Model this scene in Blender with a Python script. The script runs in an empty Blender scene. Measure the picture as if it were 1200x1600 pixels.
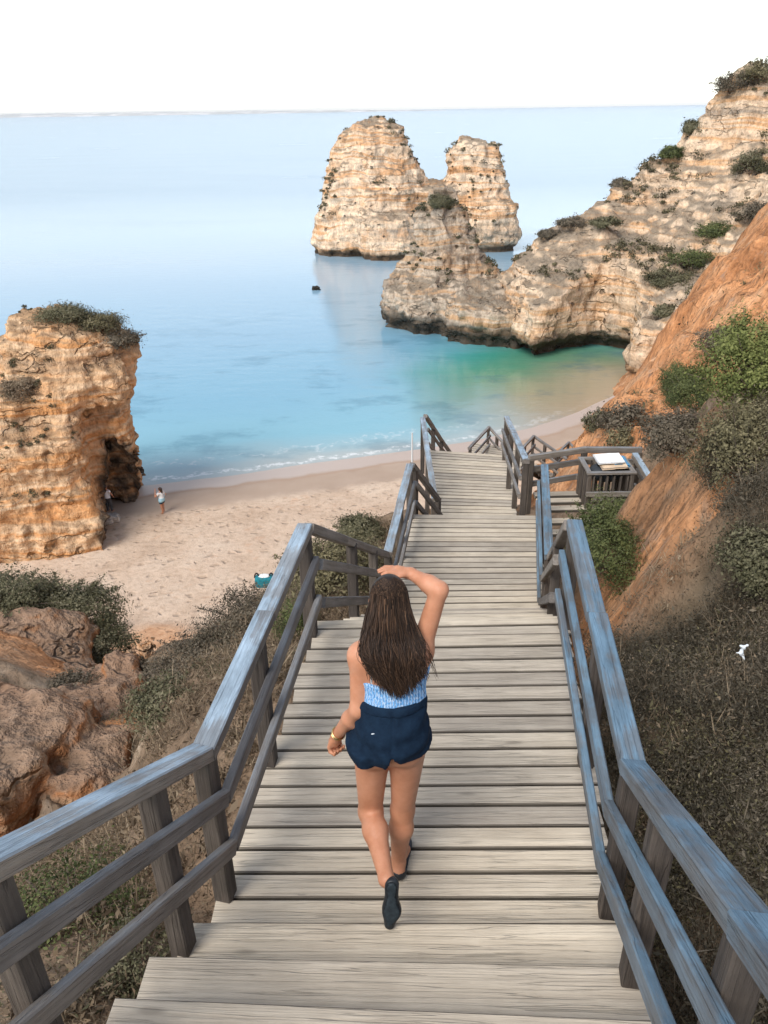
import bpy, math, random
import numpy as np
from mathutils import Matrix, Vector

random.seed(7)
RNG = np.random.default_rng(11)
scene = bpy.context.scene
COL = scene.collection
CZ = 22.0                      # camera height above the sea, metres

# ------------------------------------------------------------------ camera
cam_d = bpy.data.cameras.new('camera')
cam = bpy.data.objects.new('camera', cam_d)
COL.objects.link(cam)
scene.camera = cam
FPX, PITCH, ROLL = 1220.0, math.radians(27.3), math.radians(0.94)
cam_d.sensor_fit = 'VERTICAL'
cam_d.sensor_height = 32.0
cam_d.lens = 32.0 * FPX / 1600.0
cam_d.clip_start = 0.05
cam_d.clip_end = 90000
cam.rotation_mode = 'QUATERNION'
cam.location = (0, 0, CZ)
cam.rotation_quaternion = (Matrix.Rotation(math.pi/2 - PITCH, 3, 'X') @ Matrix.Rotation(-ROLL, 3, 'Z')).to_quaternion()

# ------------------------------------------------------------------ sky, sun, exposure
SUN_EL, SUN_ROT = math.radians(50), math.radians(215)
w = bpy.data.worlds.new('World'); scene.world = w; w.use_nodes = True
nt = w.node_tree; nt.nodes.clear()
sky = nt.nodes.new('ShaderNodeTexSky'); sky.sky_type = 'NISHITA'; sky.sun_disc = False
sky.sun_elevation = SUN_EL; sky.sun_rotation = SUN_ROT
sky.altitude = 0; sky.air_density = 1.0; sky.dust_density = 0.3; sky.ozone_density = 1.0
hs = nt.nodes.new('ShaderNodeHueSaturation'); hs.inputs['Saturation'].default_value = 0.5
bg = nt.nodes.new('ShaderNodeBackground'); bg.inputs['Strength'].default_value = 0.095
wo = nt.nodes.new('ShaderNodeOutputWorld')
nt.links.new(sky.outputs[0], hs.inputs['Color']); nt.links.new(hs.outputs[0], bg.inputs[0]); nt.links.new(bg.outputs[0], wo.inputs[0])
sd = bpy.data.lights.new('sun', 'SUN'); sd.energy = 1.5; sd.angle = math.radians(34); sd.color = (1.0, 0.94, 0.86)
sun = bpy.data.objects.new('sun', sd); COL.objects.link(sun)
sx, sy = math.sin(SUN_ROT), math.cos(SUN_ROT)
SUNV = Vector((sx*math.cos(SUN_EL), sy*math.cos(SUN_EL), math.sin(SUN_EL)))
sun.rotation_euler = SUNV.to_track_quat('Z', 'Y').to_euler(); sun.location = (0, -30, 60)
scene.view_settings.view_transform = 'Standard'; scene.view_settings.look = 'None'
scene.view_settings.gamma = 1.0; scene.view_settings.use_curve_mapping = False
scene.view_settings.exposure = 1.3
scene.cycles.max_bounces = 5; scene.cycles.diffuse_bounces = 3; scene.cycles.glossy_bounces = 2
scene.cycles.transparent_max_bounces = 6
scene.cycles.volume_bounces = 0
scene.cycles.use_adaptive_sampling = True; scene.cycles.adaptive_threshold = 0.02

# ------------------------------------------------------------------ places: a direction and a distance to a point
_c, _s = math.cos(PITCH), math.sin(PITCH)
def ray(x, y):
    dx, dy = x-600.0, y-800.0
    u = (dx*math.cos(ROLL) - dy*math.sin(ROLL))/FPX; v = (dx*math.sin(ROLL) + dy*math.cos(ROLL))/FPX
    return np.array([u, _c - v*_s, -(_s + v*_c)])
def at(x, y, Y):
    r = ray(x, y); r = r*(Y/r[1]); return np.array([r[0], r[1], r[2]+CZ])
def down(x, y, D):
    r = ray(x, y); r = r*(-D/r[2]); return np.array([r[0], r[1], CZ-D])
def rel(x, y, d):
    return np.array([x, y, CZ-d], float)

# ------------------------------------------------------------------ object helpers
def tag(o, label=None, cat=None, group=None, kind=None):
    if label: o['label'] = label
    if cat: o['category'] = cat
    if group: o['group'] = group
    if kind: o['kind'] = kind
    return o
def empty(name, loc=(0, 0, 0), label=None, cat=None, group=None):
    o = bpy.data.objects.new(name, None); o.empty_display_size = 0.2
    o.location = loc; COL.objects.link(o); return tag(o, label, cat, group)
def link(name, me, mat=None, parent=None):
    if mat is not None and len(me.materials) == 0: me.materials.append(mat)
    o = bpy.data.objects.new(name, me); COL.objects.link(o)
    if parent is not None:
        o.parent = parent
        o.matrix_parent_inverse = (Matrix.Translation(parent.location) @ parent.rotation_euler.to_matrix().to_4x4()).inverted()
    return o
def mesh_np(name, V, F, smooth=True, attrs=None):
    V = np.ascontiguousarray(V, np.float32); F = np.ascontiguousarray(F, np.int32)
    k = F.shape[1]; me = bpy.data.meshes.new(name)
    me.vertices.add(len(V)); me.vertices.foreach_set('co', V.ravel())
    me.loops.add(F.size); me.loops.foreach_set('vertex_index', F.ravel())
    me.polygons.add(len(F)); me.polygons.foreach_set('loop_start', np.arange(0, F.size, k, dtype=np.int32))
    me.polygons.foreach_set('loop_total', np.full(len(F), k, np.int32))
    if smooth: me.polygons.foreach_set('use_smooth', np.ones(len(F), bool))
    for nm, (dom, arr) in (attrs or {}).items():
        a = me.attributes.new(nm, 'FLOAT', dom); a.data.foreach_set('value', np.ascontiguousarray(arr, np.float32))
    me.update(calc_edges=True); me.validate(); return me
def grid_faces(n, m):
    i = np.arange(n-1)[:, None]; j = np.arange(m-1)[None, :]
    a = i*m + j
    return np.stack([a, a+m, a+m+1, a+1], -1).reshape(-1, 4)

# ------------------------------------------------------------------ noise and implicit surfaces
_PERM = RNG.permutation(256); _PERM = np.concatenate([_PERM, _PERM, _PERM]).astype(np.int32)
_G = RNG.normal(size=(256, 3)).astype(np.float32); _G /= np.linalg.norm(_G, axis=1)[:, None]
_GX, _GY, _GZ = (np.ascontiguousarray(_G[:, k]) for k in range(3))
def pnoise(p):
    p = np.asarray(p, np.float32); i = np.floor(p); f = p - i; i = i.astype(np.int32) & 255
    fx, fy, fz = f[..., 0], f[..., 1], f[..., 2]
    ux, uy, uz = (q*q*q*(q*(q*6-15)+10) for q in (fx, fy, fz))
    X, Y, Z = i[..., 0], i[..., 1], i[..., 2]
    A = _PERM[X]; B = _PERM[X+1]
    def g(h, x, y, z): return _GX[h]*x+_GY[h]*y+_GZ[h]*z
    def lay(Zk, z):
        a0 = g(_PERM[_PERM[A+Y]+Zk], fx, fy, z); a1 = g(_PERM[_PERM[B+Y]+Zk], fx-1, fy, z)
        b0 = g(_PERM[_PERM[A+Y+1]+Zk], fx, fy-1, z); b1 = g(_PERM[_PERM[B+Y+1]+Zk], fx-1, fy-1, z)
        a0 += ux*(a1-a0); b0 += ux*(b1-b0); a0 += uy*(b0-a0); return a0
    l0 = lay(Z, fz); l1 = lay(Z+1, fz-1); l0 += uz*(l1-l0); return l0
def fbm(p, octv=4, gain=0.5, lac=2.03, ridge=False):
    p = np.asarray(p, np.float32); a = 1.0; s = 0
    for k in range(octv):
        n = pnoise(p + 17.3*k)
        if ridge: n = 0.5 - 2*np.abs(n)
        s = s + a*n; p = p*lac; a *= gain
    return s
def noise2(x, y, sc, octv=4, ridge=False, seed=0.0, gain=.5):
    return fbm(np.stack([x*sc, y*sc, np.full_like(x, 3.7+seed)], -1), octv, ridge=ridge, gain=gain)
def surface_nets(F, org, h):
    S = F < 0; nx, ny, nz = F.shape
    cnt = np.zeros((nx-1, ny-1, nz-1), np.int8)
    for a in (0, 1):
        for b in (0, 1):
            for c in (0, 1):
                cnt += S[a:nx-1+a, b:ny-1+b, c:nz-1+c]
    act = (cnt > 0) & (cnt < 8)
    ix = np.argwhere(act); idx = np.full(act.shape, -1, np.int32); idx[act] = np.arange(len(ix))
    P = np.zeros((len(ix), 3), np.float64); n = np.zeros(len(ix))
    cor = [(a, b, c) for a in (0, 1) for b in (0, 1) for c in (0, 1)]
    val = {k: F[ix[:, 0]+k[0], ix[:, 1]+k[1], ix[:, 2]+k[2]].astype(np.float64) for k in cor}
    for k in cor:
        for ax in range(3):
            if k[ax] == 0:
                k2 = list(k); k2[ax] = 1; k2 = tuple(k2)
                a, b = val[k], val[k2]; m = (a < 0) != (b < 0)
                t = np.where(m, a/np.where(m, a-b, 1), 0)
                q = np.tile(np.array(k, float), (len(ix), 1)); q[:, ax] = t
                P += q*m[:, None]; n += m
    P = (ix + P/n[:, None])*h + np.asarray(org)
    faces = []
    for ax in range(3):
        b, c = (ax+1) % 3, (ax+2) % 3
        sl0 = [slice(None)]*3; sl1 = [slice(None)]*3
        sl0[ax] = slice(0, -1); sl1[ax] = slice(1, None)
        A, B = S[tuple(sl0)], S[tuple(sl1)]
        for flip in (False, True):
            e = np.argwhere((A & ~B) if not flip else (~A & B))
            lim = np.array(act.shape); ok = (e[:, b] > 0) & (e[:, c] > 0) & (e[:, b] < lim[b]) & (e[:, c] < lim[c])
            e = e[ok]; q = []
            for (db, dc) in ((-1, -1), (0, -1), (0, 0), (-1, 0)):
                t = e.copy(); t[:, b] += db; t[:, c] += dc; q.append(idx[t[:, 0], t[:, 1], t[:, 2]])
            q = np.stack(q, 1)
            faces.append(q if not flip else q[:, ::-1])
    return P, np.concatenate(faces)
class Field:
    """an implicit solid on a grid; negative inside"""
    def __init__(s, lo, hi, h):
        s.h = h; s.lo = np.array(lo, float); n = np.ceil((np.array(hi)-s.lo)/h).astype(int)+1
        s.ax = [(s.lo[k]+h*np.arange(n[k])).astype(np.float32) for k in range(3)]
        s.F = np.full(n, 1.0, np.float32)
    def blk(s, lo, hi):
        sl = []
        for k in range(3):
            a = max(0, int((lo[k]-s.lo[k])/s.h)); b = min(len(s.ax[k]), int((hi[k]-s.lo[k])/s.h)+2); sl.append(slice(a, b))
        return tuple(sl), s.ax[0][sl[0]][:, None, None], s.ax[1][sl[1]][None, :, None], s.ax[2][sl[2]][None, None, :]
    def smin(s, sl, d, k):
        f = s.F[sl]
        if k > 0:
            hh = np.clip(k-np.abs(f-d), 0, None)/k; s.F[sl] = np.minimum(f, d) - hh*hh*k*.25
        else: s.F[sl] = np.minimum(f, d)
    def cap(s, a, b, ra, rb=None, k=.02, sq=None):
        rb = ra if rb is None else rb; a = np.array(a, float); b = np.array(b, float)
        m = max(ra, rb)+.03+k
        if sq is not None: m = m*1.6
        sl, X, Y, Z = s.blk(np.minimum(a, b)-m, np.maximum(a, b)+m)
        d = b-a; L = max(1e-9, float(d@d))
        t = np.clip(((X-a[0])*d[0]+(Y-a[1])*d[1]+(Z-a[2])*d[2])/L, 0, 1)
        ex, ey, ez = X-a[0]-t*d[0], Y-a[1]-t*d[1], Z-a[2]-t*d[2]
        if sq is not None: ex, ey, ez = ex/sq[0], ey/sq[1], ez/sq[2]
        s.smin(sl, np.sqrt(ex*ex+ey*ey+ez*ez)-(ra+(rb-ra)*t), k)
    def ell(s, c, r, k=.02, cut=False):
        c = np.array(c, float); r = np.array(r, float); m = r+.03+k
        sl, X, Y, Z = s.blk(c-m, c+m)
        q = np.sqrt(((X-c[0])/r[0])**2+((Y-c[1])/r[1])**2+((Z-c[2])/r[2])**2)
        s.smin(sl, (q-1)*r.min(), k)
    def mesh(s): return surface_nets(s.F, s.lo, s.h)

# ------------------------------------------------------------------ shader helper
class Mat:
    def __init__(s, name, rough=.9, spec=.3):
        s.m = bpy.data.materials.new(name); s.m.use_nodes = True; s.t = s.m.node_tree
        s.b = s.t.nodes['Principled BSDF']; s.b.inputs['Roughness'].default_value = rough
        s.b.inputs['Specular IOR Level'].default_value = spec
    def n(s, ty, ins=None, **pr):
        nd = s.t.nodes.new('ShaderNode'+ty)
        for k, v in pr.items(): setattr(nd, k, v)
        for k, v in (ins or {}).items(): s.put(nd.inputs[k], v)
        return nd
    def put(s, sock, v):
        if isinstance(v, bpy.types.NodeSocket): s.t.links.new(v, sock)
        elif isinstance(v, bpy.types.Node): s.t.links.new(v.outputs[0], sock)
        elif isinstance(v, (tuple, list)) and len(v) == 3 and sock.type == 'RGBA': sock.default_value = (*v, 1)
        else: sock.default_value = v
    def pos(s): return s.n('NewGeometry').outputs['Position']
    def obj(s): return s.n('TexCoord').outputs['Object']
    def math(s, op, a, b=0.0, c=None, clamp=False):
        nd = s.n('Math', {0: a, 1: b}, operation=op, use_clamp=clamp)
        if c is not None: s.put(nd.inputs[2], c)
        return nd.outputs[0]
    def noise(s, vec, scale, detail=4, rough=.55, dist=0.0):
        return s.n('TexNoise', {'Vector': vec, 'Scale': scale, 'Detail': detail, 'Roughness': rough, 'Distortion': dist}).outputs[0]
    def vor(s, vec, scale, feat='F1'):
        return s.n('TexVoronoi', {'Vector': vec, 'Scale': scale}, feature=feat).outputs['Distance']
    def map(s, vec, scale=(1, 1, 1), loc=(0, 0, 0)):
        return s.n('Mapping', {'Vector': vec, 'Scale': scale, 'Location': loc}).outputs[0]
    def ramp(s, fac, stops, interp='LINEAR'):
        nd = s.n('ValToRGB', {0: fac}); cr = nd.color_ramp; cr.interpolation = interp
        while len(cr.elements) < len(stops): cr.elements.new(.5)
        for e, (p, c) in zip(cr.elements, stops):
            e.position = p; e.color = (*c, 1) if isinstance(c, (tuple, list)) else (c, c, c, 1)
        return nd.outputs[0]
    def sm(s, v, a, b):
        nd = s.n('MapRange', {0: v, 1: a, 2: b, 3: 0.0, 4: 1.0}, interpolation_type='SMOOTHSTEP'); return nd.outputs[0]
    def mix(s, f, a, b, mode='MIX'):
        nd = s.n('Mix', data_type='RGBA', blend_type=mode); s.put(nd.inputs[0], f); s.put(nd.inputs[6], a); s.put(nd.inputs[7], b); return nd.outputs[2]
    def xyz(s, v): return s.n('SeparateXYZ', {0: v}).outputs
    def attr(s, nm): return s.n('Attribute', attribute_name=nm).outputs['Fac']
    def bump(s, h, strength=.5, dist=.05, prev=None):
        nd = s.n('Bump', {'Height': h, 'Strength': strength, 'Distance': dist})
        if prev is not None: s.put(nd.inputs['Normal'], prev)
        return nd.outputs[0]
    def done(s, col=None, rough=None, nor=None):
        if col is not None: s.put(s.b.inputs['Base Color'], col)
        if rough is not None: s.put(s.b.inputs['Roughness'], rough)
        if nor is not None: s.put(s.b.inputs['Normal'], nor)
        return s.m
# ================================================================== materials of the setting
def rock_material(name, cream=(.50, .37, .26), ochre=(.46, .25, .12), pale=(.58, .47, .36), grey=(.25, .215, .18), tide=1.2, lichen=.5, fr=.55, pit=1.0, soil=(.23, .19, .14), soilw=.8, off=0.0, cave_dark=False, crs=1.0, lift=1.0):
    M = Mat(name, .95, .15); p = M.pos(); x, y, z = M.xyz(p)
    wp = M.noise(M.map(p, (.05, .05, .05)), 1.0, 3)
    zz = M.math('ADD', z, M.math('MULTIPLY', wp, 5.0))
    v = M.n('CombineXYZ', {0: M.math('MULTIPLY', x, .02), 1: M.math('MULTIPLY', y, .02), 2: M.math('ADD', M.math('MULTIPLY', zz, fr), off)}).outputs[0]
    band = M.noise(v, 1.0, 3, .6)
    col = M.ramp(band, [(.28, grey), (.38, cream), (.45, pale), (.5, ochre), (.54, cream), (.6, pale), (.66, ochre), (.74, cream)])
    pat = M.noise(p, .22, 4, .6)
    col = M.mix(M.math('MULTIPLY', M.sm(pat, .5, .68), lichen), col, grey)
    col = M.mix(M.math('MULTIPLY', M.sm(M.noise(M.map(p, (1, 1, 1), (31, 7, 3)), .4, 5, .6), .52, .66), .5), col, ochre)
    # rain streaks and grain
    gr = M.noise(M.map(p, (2.2, 2.2, .5)), 1.0, 3, .65)
    col = M.mix(.55, col, M.ramp(gr, [(.28, (.36, .33, .31)), (.5, (1, 1, 1)), (.72, (1.35, 1.3, 1.25))]), 'MULTIPLY')
    fine = M.noise(p, 4.0, 4, .7)
    col = M.mix(.5, col, M.ramp(fine, [(.32, (.38, .35, .32)), (.52, (1.05, 1.05, 1.05)), (.68, (1.3, 1.3, 1.3))]), 'MULTIPLY')
    col = M.mix(1.0, col, (1.42*lift, 1.38*lift, 1.32*lift), 'MULTIPLY')
    # solution pits
    vo = M.vor(M.n('VectorMath', {0: p, 1: M.n('VectorMath', {0: M.n('TexNoise', {'Vector': p, 'Scale': 1.3}).outputs['Color'], 1: (.8, .8, .8)}, operation='MULTIPLY').outputs[0]}, operation='ADD').outputs[0], .75)
    vm = M.math('MULTIPLY', M.math('SUBTRACT', 1.0, M.sm(vo, .10, .26)), M.sm(M.noise(p, .35, 2), .45, .6))
    col = M.mix(M.math('MULTIPLY', vm, .75*pit), col, (.10, .075, .05))
    wv = M.n('VectorMath', {0: M.map(p, (.22, .22, 1.2)), 1: M.n('TexNoise', {'Vector': p, 'Scale': .9, 'Detail': 3}).outputs['Color']}, operation='ADD').outputs[0]
    ce = M.vor(wv, .8*crs, 'DISTANCE_TO_EDGE'); ck = M.math('MULTIPLY', M.math('SUBTRACT', 1.0, M.sm(ce, .0, .05)), M.sm(M.noise(p, .4, 2), .5, .62))
    col = M.mix(M.math('MULTIPLY', ck, .35), col, (.14, .10, .065))
    nz = M.xyz(M.n('NewGeometry').outputs['Normal'])[2]
    up = M.math('MULTIPLY', M.sm(M.math('ADD', nz, M.math('MULTIPLY', M.math('SUBTRACT', fine, .5), .8)), .5, .85), soilw)
    col = M.mix(up, col, M.ramp(fine, [(.35, tuple(c*.6 for c in soil)), (.6, soil), (.75, tuple(c*1.35 for c in soil))]))
    tz = M.math('ADD', z, M.math('MULTIPLY', M.math('SUBTRACT', pat, .5), 2.2))
    col = M.mix(M.math('MULTIPLY', M.math('SUBTRACT', 1.0, M.sm(tz, tide-.55*abs(tide), tide)), .9), col, (.040, .034, .026))
    if cave_dark: col = M.mix(M.math('MULTIPLY', M.attr('cave_dark'), .97), col, M.ramp(fine, [(.35, (.022, .019, .016)), (.6, (.055, .048, .039)), (.75, (.12, .105, .085))]))  # darker colour near the cave void
    hgt = M.math('ADD', M.math('MULTIPLY', gr, .5), M.math('ADD', M.math('MULTIPLY', fine, .35), M.math('MULTIPLY', M.math('ADD', vm, M.math('MULTIPLY', ck, .5)), -.8)))
    b1 = M.bump(hgt, 1.0, .5)
    return M.done(col, None, b1)

def soil_material(name):
    M = Mat(name, .97, .1); p = M.pos()
    a = M.attr('orange'); g = M.attr('green')
    n1 = M.noise(p, .9, 4, .62); n2 = M.noise(p, 7.0, 4, .7); n3 = M.noise(M.map(p, (3, 3, .8)), 1.2, 4, .6)
    brown = M.ramp(n1, [(.3, (.12, .083, .055)), (.48, (.21, .145, .095)), (.62, (.30, .215, .145)), (.75, (.40, .32, .24))])
    oran = M.ramp(n1, [(.3, (.36, .165, .075)), (.48, (.52, .245, .11)), (.62, (.56, .30, .155)), (.76, (.60, .40, .26))])
    col = M.mix(a, brown, oran)
    col = M.mix(.6, col, M.ramp(n2, [(.28, (.42, .38, .34)), (.5, (1, 1, 1)), (.72, (1.35, 1.3, 1.25))]), 'MULTIPLY')
    col = M.mix(M.math('MULTIPLY', M.sm(n3, .56, .70), .45), col, (.27, .22, .175))
    col = M.mix(M.math('MULTIPLY', g, .8), col, (.085, .068, .045))
    peb = M.sm(M.noise(p, 26.0, 3, .7), .60, .72)
    col = M.mix(M.math('MULTIPLY', peb, M.math('MULTIPLY', M.sm(n1, .5, .6), .5)), col, (.45, .38, .30))
    st = M.noise(M.map(p, (1.1, 1.1, .22)), 1.0, 4, .65)
    col = M.mix(M.math('MULTIPLY', a, .75), col, M.mix(1.0, col, M.ramp(st, [(.3, (.5, .42, .36)), (.48, (1, 1, 1)), (.68, (1.25, 1.25, 1.25))]), 'MULTIPLY'))
    h = M.math('ADD', M.math('MULTIPLY', n1, .6), M.math('ADD', M.math('MULTIPLY', n2, .3), M.math('MULTIPLY', peb, .15)))
    return M.done(col, None, M.bump(st, M.math('MULTIPLY', a, .9), .7, M.bump(h, 1.0, .16)))

def sand_material():
    M = Mat('beach_sand', .95, .15); p = M.pos(); d = M.attr('inland'); o = M.attr('orange')
    n1 = M.noise(p, .35, 5, .6); n2 = M.noise(p, 3.2, 5, .65); n3 = M.noise(p, 12, 4, .6)
    dry = M.ramp(n1, [(.3, (.47, .345, .25)), (.5, (.55, .42, .315)), (.7, (.58, .46, .355))])
    dry = M.mix(.55, dry, M.ramp(n2, [(.3, (.62, .58, .54)), (.5, (1, 1, 1)), (.7, (1.15, 1.15, 1.15))]), 'MULTIPLY')
    vo = M.vor(M.n('VectorMath', {0: p, 1: M.n('TexNoise', {'Vector': p, 'Scale': 1.1}).outputs['Color']}, operation='ADD').outputs[0], 1.5)
    dim = M.math('SUBTRACT', 1.0, M.sm(vo, .08, .34))
    drym = M.sm(M.math('ADD', d, M.math('MULTIPLY', M.math('SUBTRACT', n1, .5), 2.5)), 4.6, 6.0)
    dry = M.mix(M.math('MULTIPLY', dim, .35), dry, (.30, .215, .15))
    dry = M.mix(M.math('MULTIPLY', M.sm(M.noise(M.map(p, (1, 1, 1), (9, 4, 0)), .8, 5, .7), .56, .68), .4), dry, (.50, .30, .19))
    wet = M.ramp(n1, [(.3, (.36, .27, .205)), (.7, (.42, .325, .255))])
    swash = M.sm(M.math('ADD', d, M.math('MULTIPLY', M.math('SUBTRACT', n1, .5), 1.5)), 1.6, 2.4)
    wet = M.mix(swash, (.45, .37, .32), wet)
    wet = M.mix(M.math('MULTIPLY', M.math('SUBTRACT', 1.0, M.sm(M.math('ABSOLUTE', M.math('SUBTRACT', M.math('ADD', d, M.math('MULTIPLY', M.math('SUBTRACT', n1, .5), 1.5)), 2.2)), .0, .35)), .4), wet, (.34, .22, .145))
    col = M.mix(drym, wet, dry)
    col = M.mix(o, col, M.ramp(n2, [(.3, (.40, .21, .11)), (.6, (.54, .33, .20))]))
    rough = M.n('MapRange', {0: M.math('MINIMUM', swash, 1.0), 1: 0.0, 2: 1.0, 3: .38, 4: .95}).outputs[0]
    h = M.math('MULTIPLY', M.math('ADD', M.math('MULTIPLY', n2, .6), M.math('ADD', M.math('MULTIPLY', n3, .15), M.math('MULTIPLY', dim, -.6))), drym)
    return M.done(col, rough, M.bump(h, .8, .16))

def water_material():
    M = Mat('sea_water', .06, .5); p = M.pos(); d = M.attr('offshore'); g = M.attr('cove')
    n1 = M.noise(M.map(p, (.05, .11, 1)), 1.0, 4, .6)
    dd = M.math('ADD', d, M.math('MULTIPLY', M.math('SUBTRACT', n1, .5), 9.0))
    tt = M.n('MapRange', {0: dd, 1: 0.0, 2: 100.0, 3: 0.0, 4: 1.0}).outputs[0]
    open_ = M.ramp(tt, [(0.0, (.36, .40, .39)), (.02, (.27, .41, .45)), (.06, (.20, .41, .49)), (.16, (.17, .36, .47)), (.35, (.20, .36, .47)), (.9, (.28, .38, .46))])
    cove = M.ramp(tt, [(0.0, (.34, .27, .185)), (.05, (.25, .245, .16)), (.11, (.10, .24, .15)), (.18, (.02, .26, .20)), (.27, (.02, .28, .30)), (.36, (.06, .28, .40)), (.9, (.10, .30, .46))])
    col = M.mix(M.sm(M.math('ADD', g, M.math('MULTIPLY', M.math('SUBTRACT', n1, .5), .5)), .1, .9), open_, cove)
    weed = M.sm(M.noise(M.map(p, (.12, .2, 1), (5, 2, 0)), 1.0, 5, .65), .52, .66)
    col = M.mix(M.math('MULTIPLY', weed, M.math('MULTIPLY', .32, M.math('SUBTRACT', 1.0, M.sm(d, 25, 60)))), col, (.015, .11, .17))
    # swash foam lace at the shore
    fn = M.noise(M.map(p, (.55, .55, 1)), 1.0, 5, .65, .5)
    fl = M.math('SUBTRACT', 1.0, M.sm(M.math('ABSOLUTE', M.math('SUBTRACT', M.math('ADD', d, M.math('MULTIPLY', M.math('SUBTRACT', fn, .5), 2.4)), .7)), .12, .42))
    fl2 = M.math('MULTIPLY', M.math('SUBTRACT', 1.0, M.sm(M.math('ABSOLUTE', M.math('SUBTRACT', M.math('ADD', d, M.math('MULTIPLY', M.math('SUBTRACT', fn, .5), 6)), 3.2)), .05, .3)), .5)
    foam = M.math('MULTIPLY', M.math('MAXIMUM', fl, fl2), M.math('MULTIPLY', M.sm(M.noise(p, 1.6, 4, .7), .42, .58), M.math('SUBTRACT', 1.0, g)))
    col = M.mix(M.math('MULTIPLY', foam, .6), col, (.74, .76, .76))
    far = M.n('MapRange', {0: M.xyz(p)[1], 1: 40.0, 2: 900.0, 3: 0.0, 4: 1.0}).outputs[0]
    w1 = M.noise(M.map(p, (.28, .75, 1)), 1.0, 5, .6, .3)
    w2 = M.noise(M.map(p, (1.6, 3.4, 1)), 1.0, 4, .6)
    w3 = M.noise(M.map(p, (.012, .05, 1)), 1.0, 4, .6)
    h = M.math('ADD', M.math('MULTIPLY', w1, 1.0), M.math('MULTIPLY', w2, .22))
    st = M.math('MULTIPLY', M.n('MapRange', {0: w3, 1: .3, 2: .7, 3: .03, 4: .13}).outputs[0], M.math('SUBTRACT', 1.0, M.math('MULTIPLY', far, .6)))
    bp = M.n('Bump', {'Height': h, 'Strength': st, 'Distance': .6}).outputs[0]
    rough = M.n('MapRange', {0: M.math('ADD', M.math('MULTIPLY', w3, .07), M.math('MULTIPLY', foam, .5)), 1: 0.0, 2: 1.0, 3: .015, 4: .8}).outputs[0]
    rough = M.math('ADD', rough, M.math('MULTIPLY', M.sm(M.xyz(p)[1], 60.0, 280.0), .22))
    M.b.inputs['IOR'].default_value = 1.33
    return M.done(col, rough, bp)

# ================================================================== sea, beach
def seg_dist(x, y, poly):
    best = np.full(x.shape, 1e9); sgn = np.ones(x.shape)
    for (a, b) in zip(poly[:-1], poly[1:]):
        d = b-a; t = np.clip(((x-a[0])*d[0]+(y-a[1])*d[1])/(d@d), 0, 1)
        ex, ey = x-a[0]-t*d[0], y-a[1]-t*d[1]; q = np.hypot(ex, ey); m = q < best
        best = np.where(m, q, best); sgn = np.where(m, np.sign(d[0]*(y-a[1])-d[1]*(x-a[0])), sgn)
    return best*sgn                      # positive to the left of the line, seawards
SHORE = [np.array([-140., 30.])] + [down(px, py, CZ)[:2] for px, py in ((-250, 800), (60, 775), (230, 757), (400, 737), (520, 721), (640, 704), (740, 690), (830, 668), (900, 643), (950, 622), (990, 600))] + [np.array([40., 72.])]
def shore_d(x, y): return seg_dist(x, y, SHORE)
COVE = down(885, 590, CZ)[:2]
def make_sea():
    r = np.concatenate([np.linspace(28, 170, 190), np.geomspace(172, 20000, 64)]); th = np.radians(np.linspace(-68, 68, 260))
    R_, T_ = np.meshgrid(r, th, indexing='ij'); x = R_*np.sin(T_); y = R_*np.cos(T_)
    d = shore_d(x, y); cv = np.clip(1.25-np.hypot(x-COVE[0], (y-COVE[1])*.8)/16.0, 0, 1)
    V = np.stack([x.ravel(), y.ravel(), np.zeros(x.size)], 1)
    F = grid_faces(len(r), len(th))[:, ::-1]
    me = mesh_np('sea', V, F, attrs={'offshore': ('POINT', np.clip(d, -5, 400).ravel()), 'cove': ('POINT', cv.ravel())})
    tag(link('sea', me, water_material()), kind='structure')
make_sea()

def beach_z(x, y):
    d = -shore_d(x, y)
    base = np.where(d > 0, .075*d, .16*d); base = np.where(d > 6, .45+(d-6)*.055, base)
    return np.minimum(base, 2.4 + .01*d)
def make_beach():
    xs = np.arange(-70, 42, .33); ys = np.arange(17, 78, .33); X, Y = np.meshgrid(xs, ys, indexing='ij')
    d = -shore_d(X, Y); Z = beach_z(X, Y)
    dry = np.clip((d-4.5)/2, 0, 1)
    Z = Z + dry*(.07*noise2(X, Y, .45, 3) + .075*noise2(X, Y, 1.5, 2, ridge=True)) + .05*noise2(X, Y, .12, 2)
    o1 = down(205, 985, 19.3); o2 = down(255, 965, 19.5); o3 = down(930, 640, 21)
    orange = np.clip(1.1-np.hypot((X-o1[0])/3.6, (Y-o1[1])/2.6), 0, 1)+np.clip(.9-np.hypot((X-o2[0])/2.6, (Y-o2[1])/2.), 0, 1)
    orange = np.clip(orange*(1+1.5*noise2(X, Y, .5, 3)), 0, 1)
    Z += .25*orange
    me = mesh_np('beach', np.stack([X, Y, Z], -1).reshape(-1, 3), grid_faces(len(xs), len(ys)),
                 attrs={'inland': ('POINT', d.ravel()), 'orange': ('POINT', orange.ravel())})
    tag(link('beach', me, sand_material()), kind='structure')
make_beach()
def make_seabed():
    me = mesh_np('seabed', np.array([[-19000, -500, -14], [19000, -500, -14], [19000, 20500, -14], [-19000, 20500, -14]]), np.array([[0, 1, 2, 3]]))
    M = Mat('seabed_sand'); p = M.pos()
    tag(link('ground', me, M.done(M.ramp(M.noise(p, .02), [(.3, (.2, .17, .12)), (.7, (.3, .26, .2))]))), kind='structure')
make_seabed()
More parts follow.
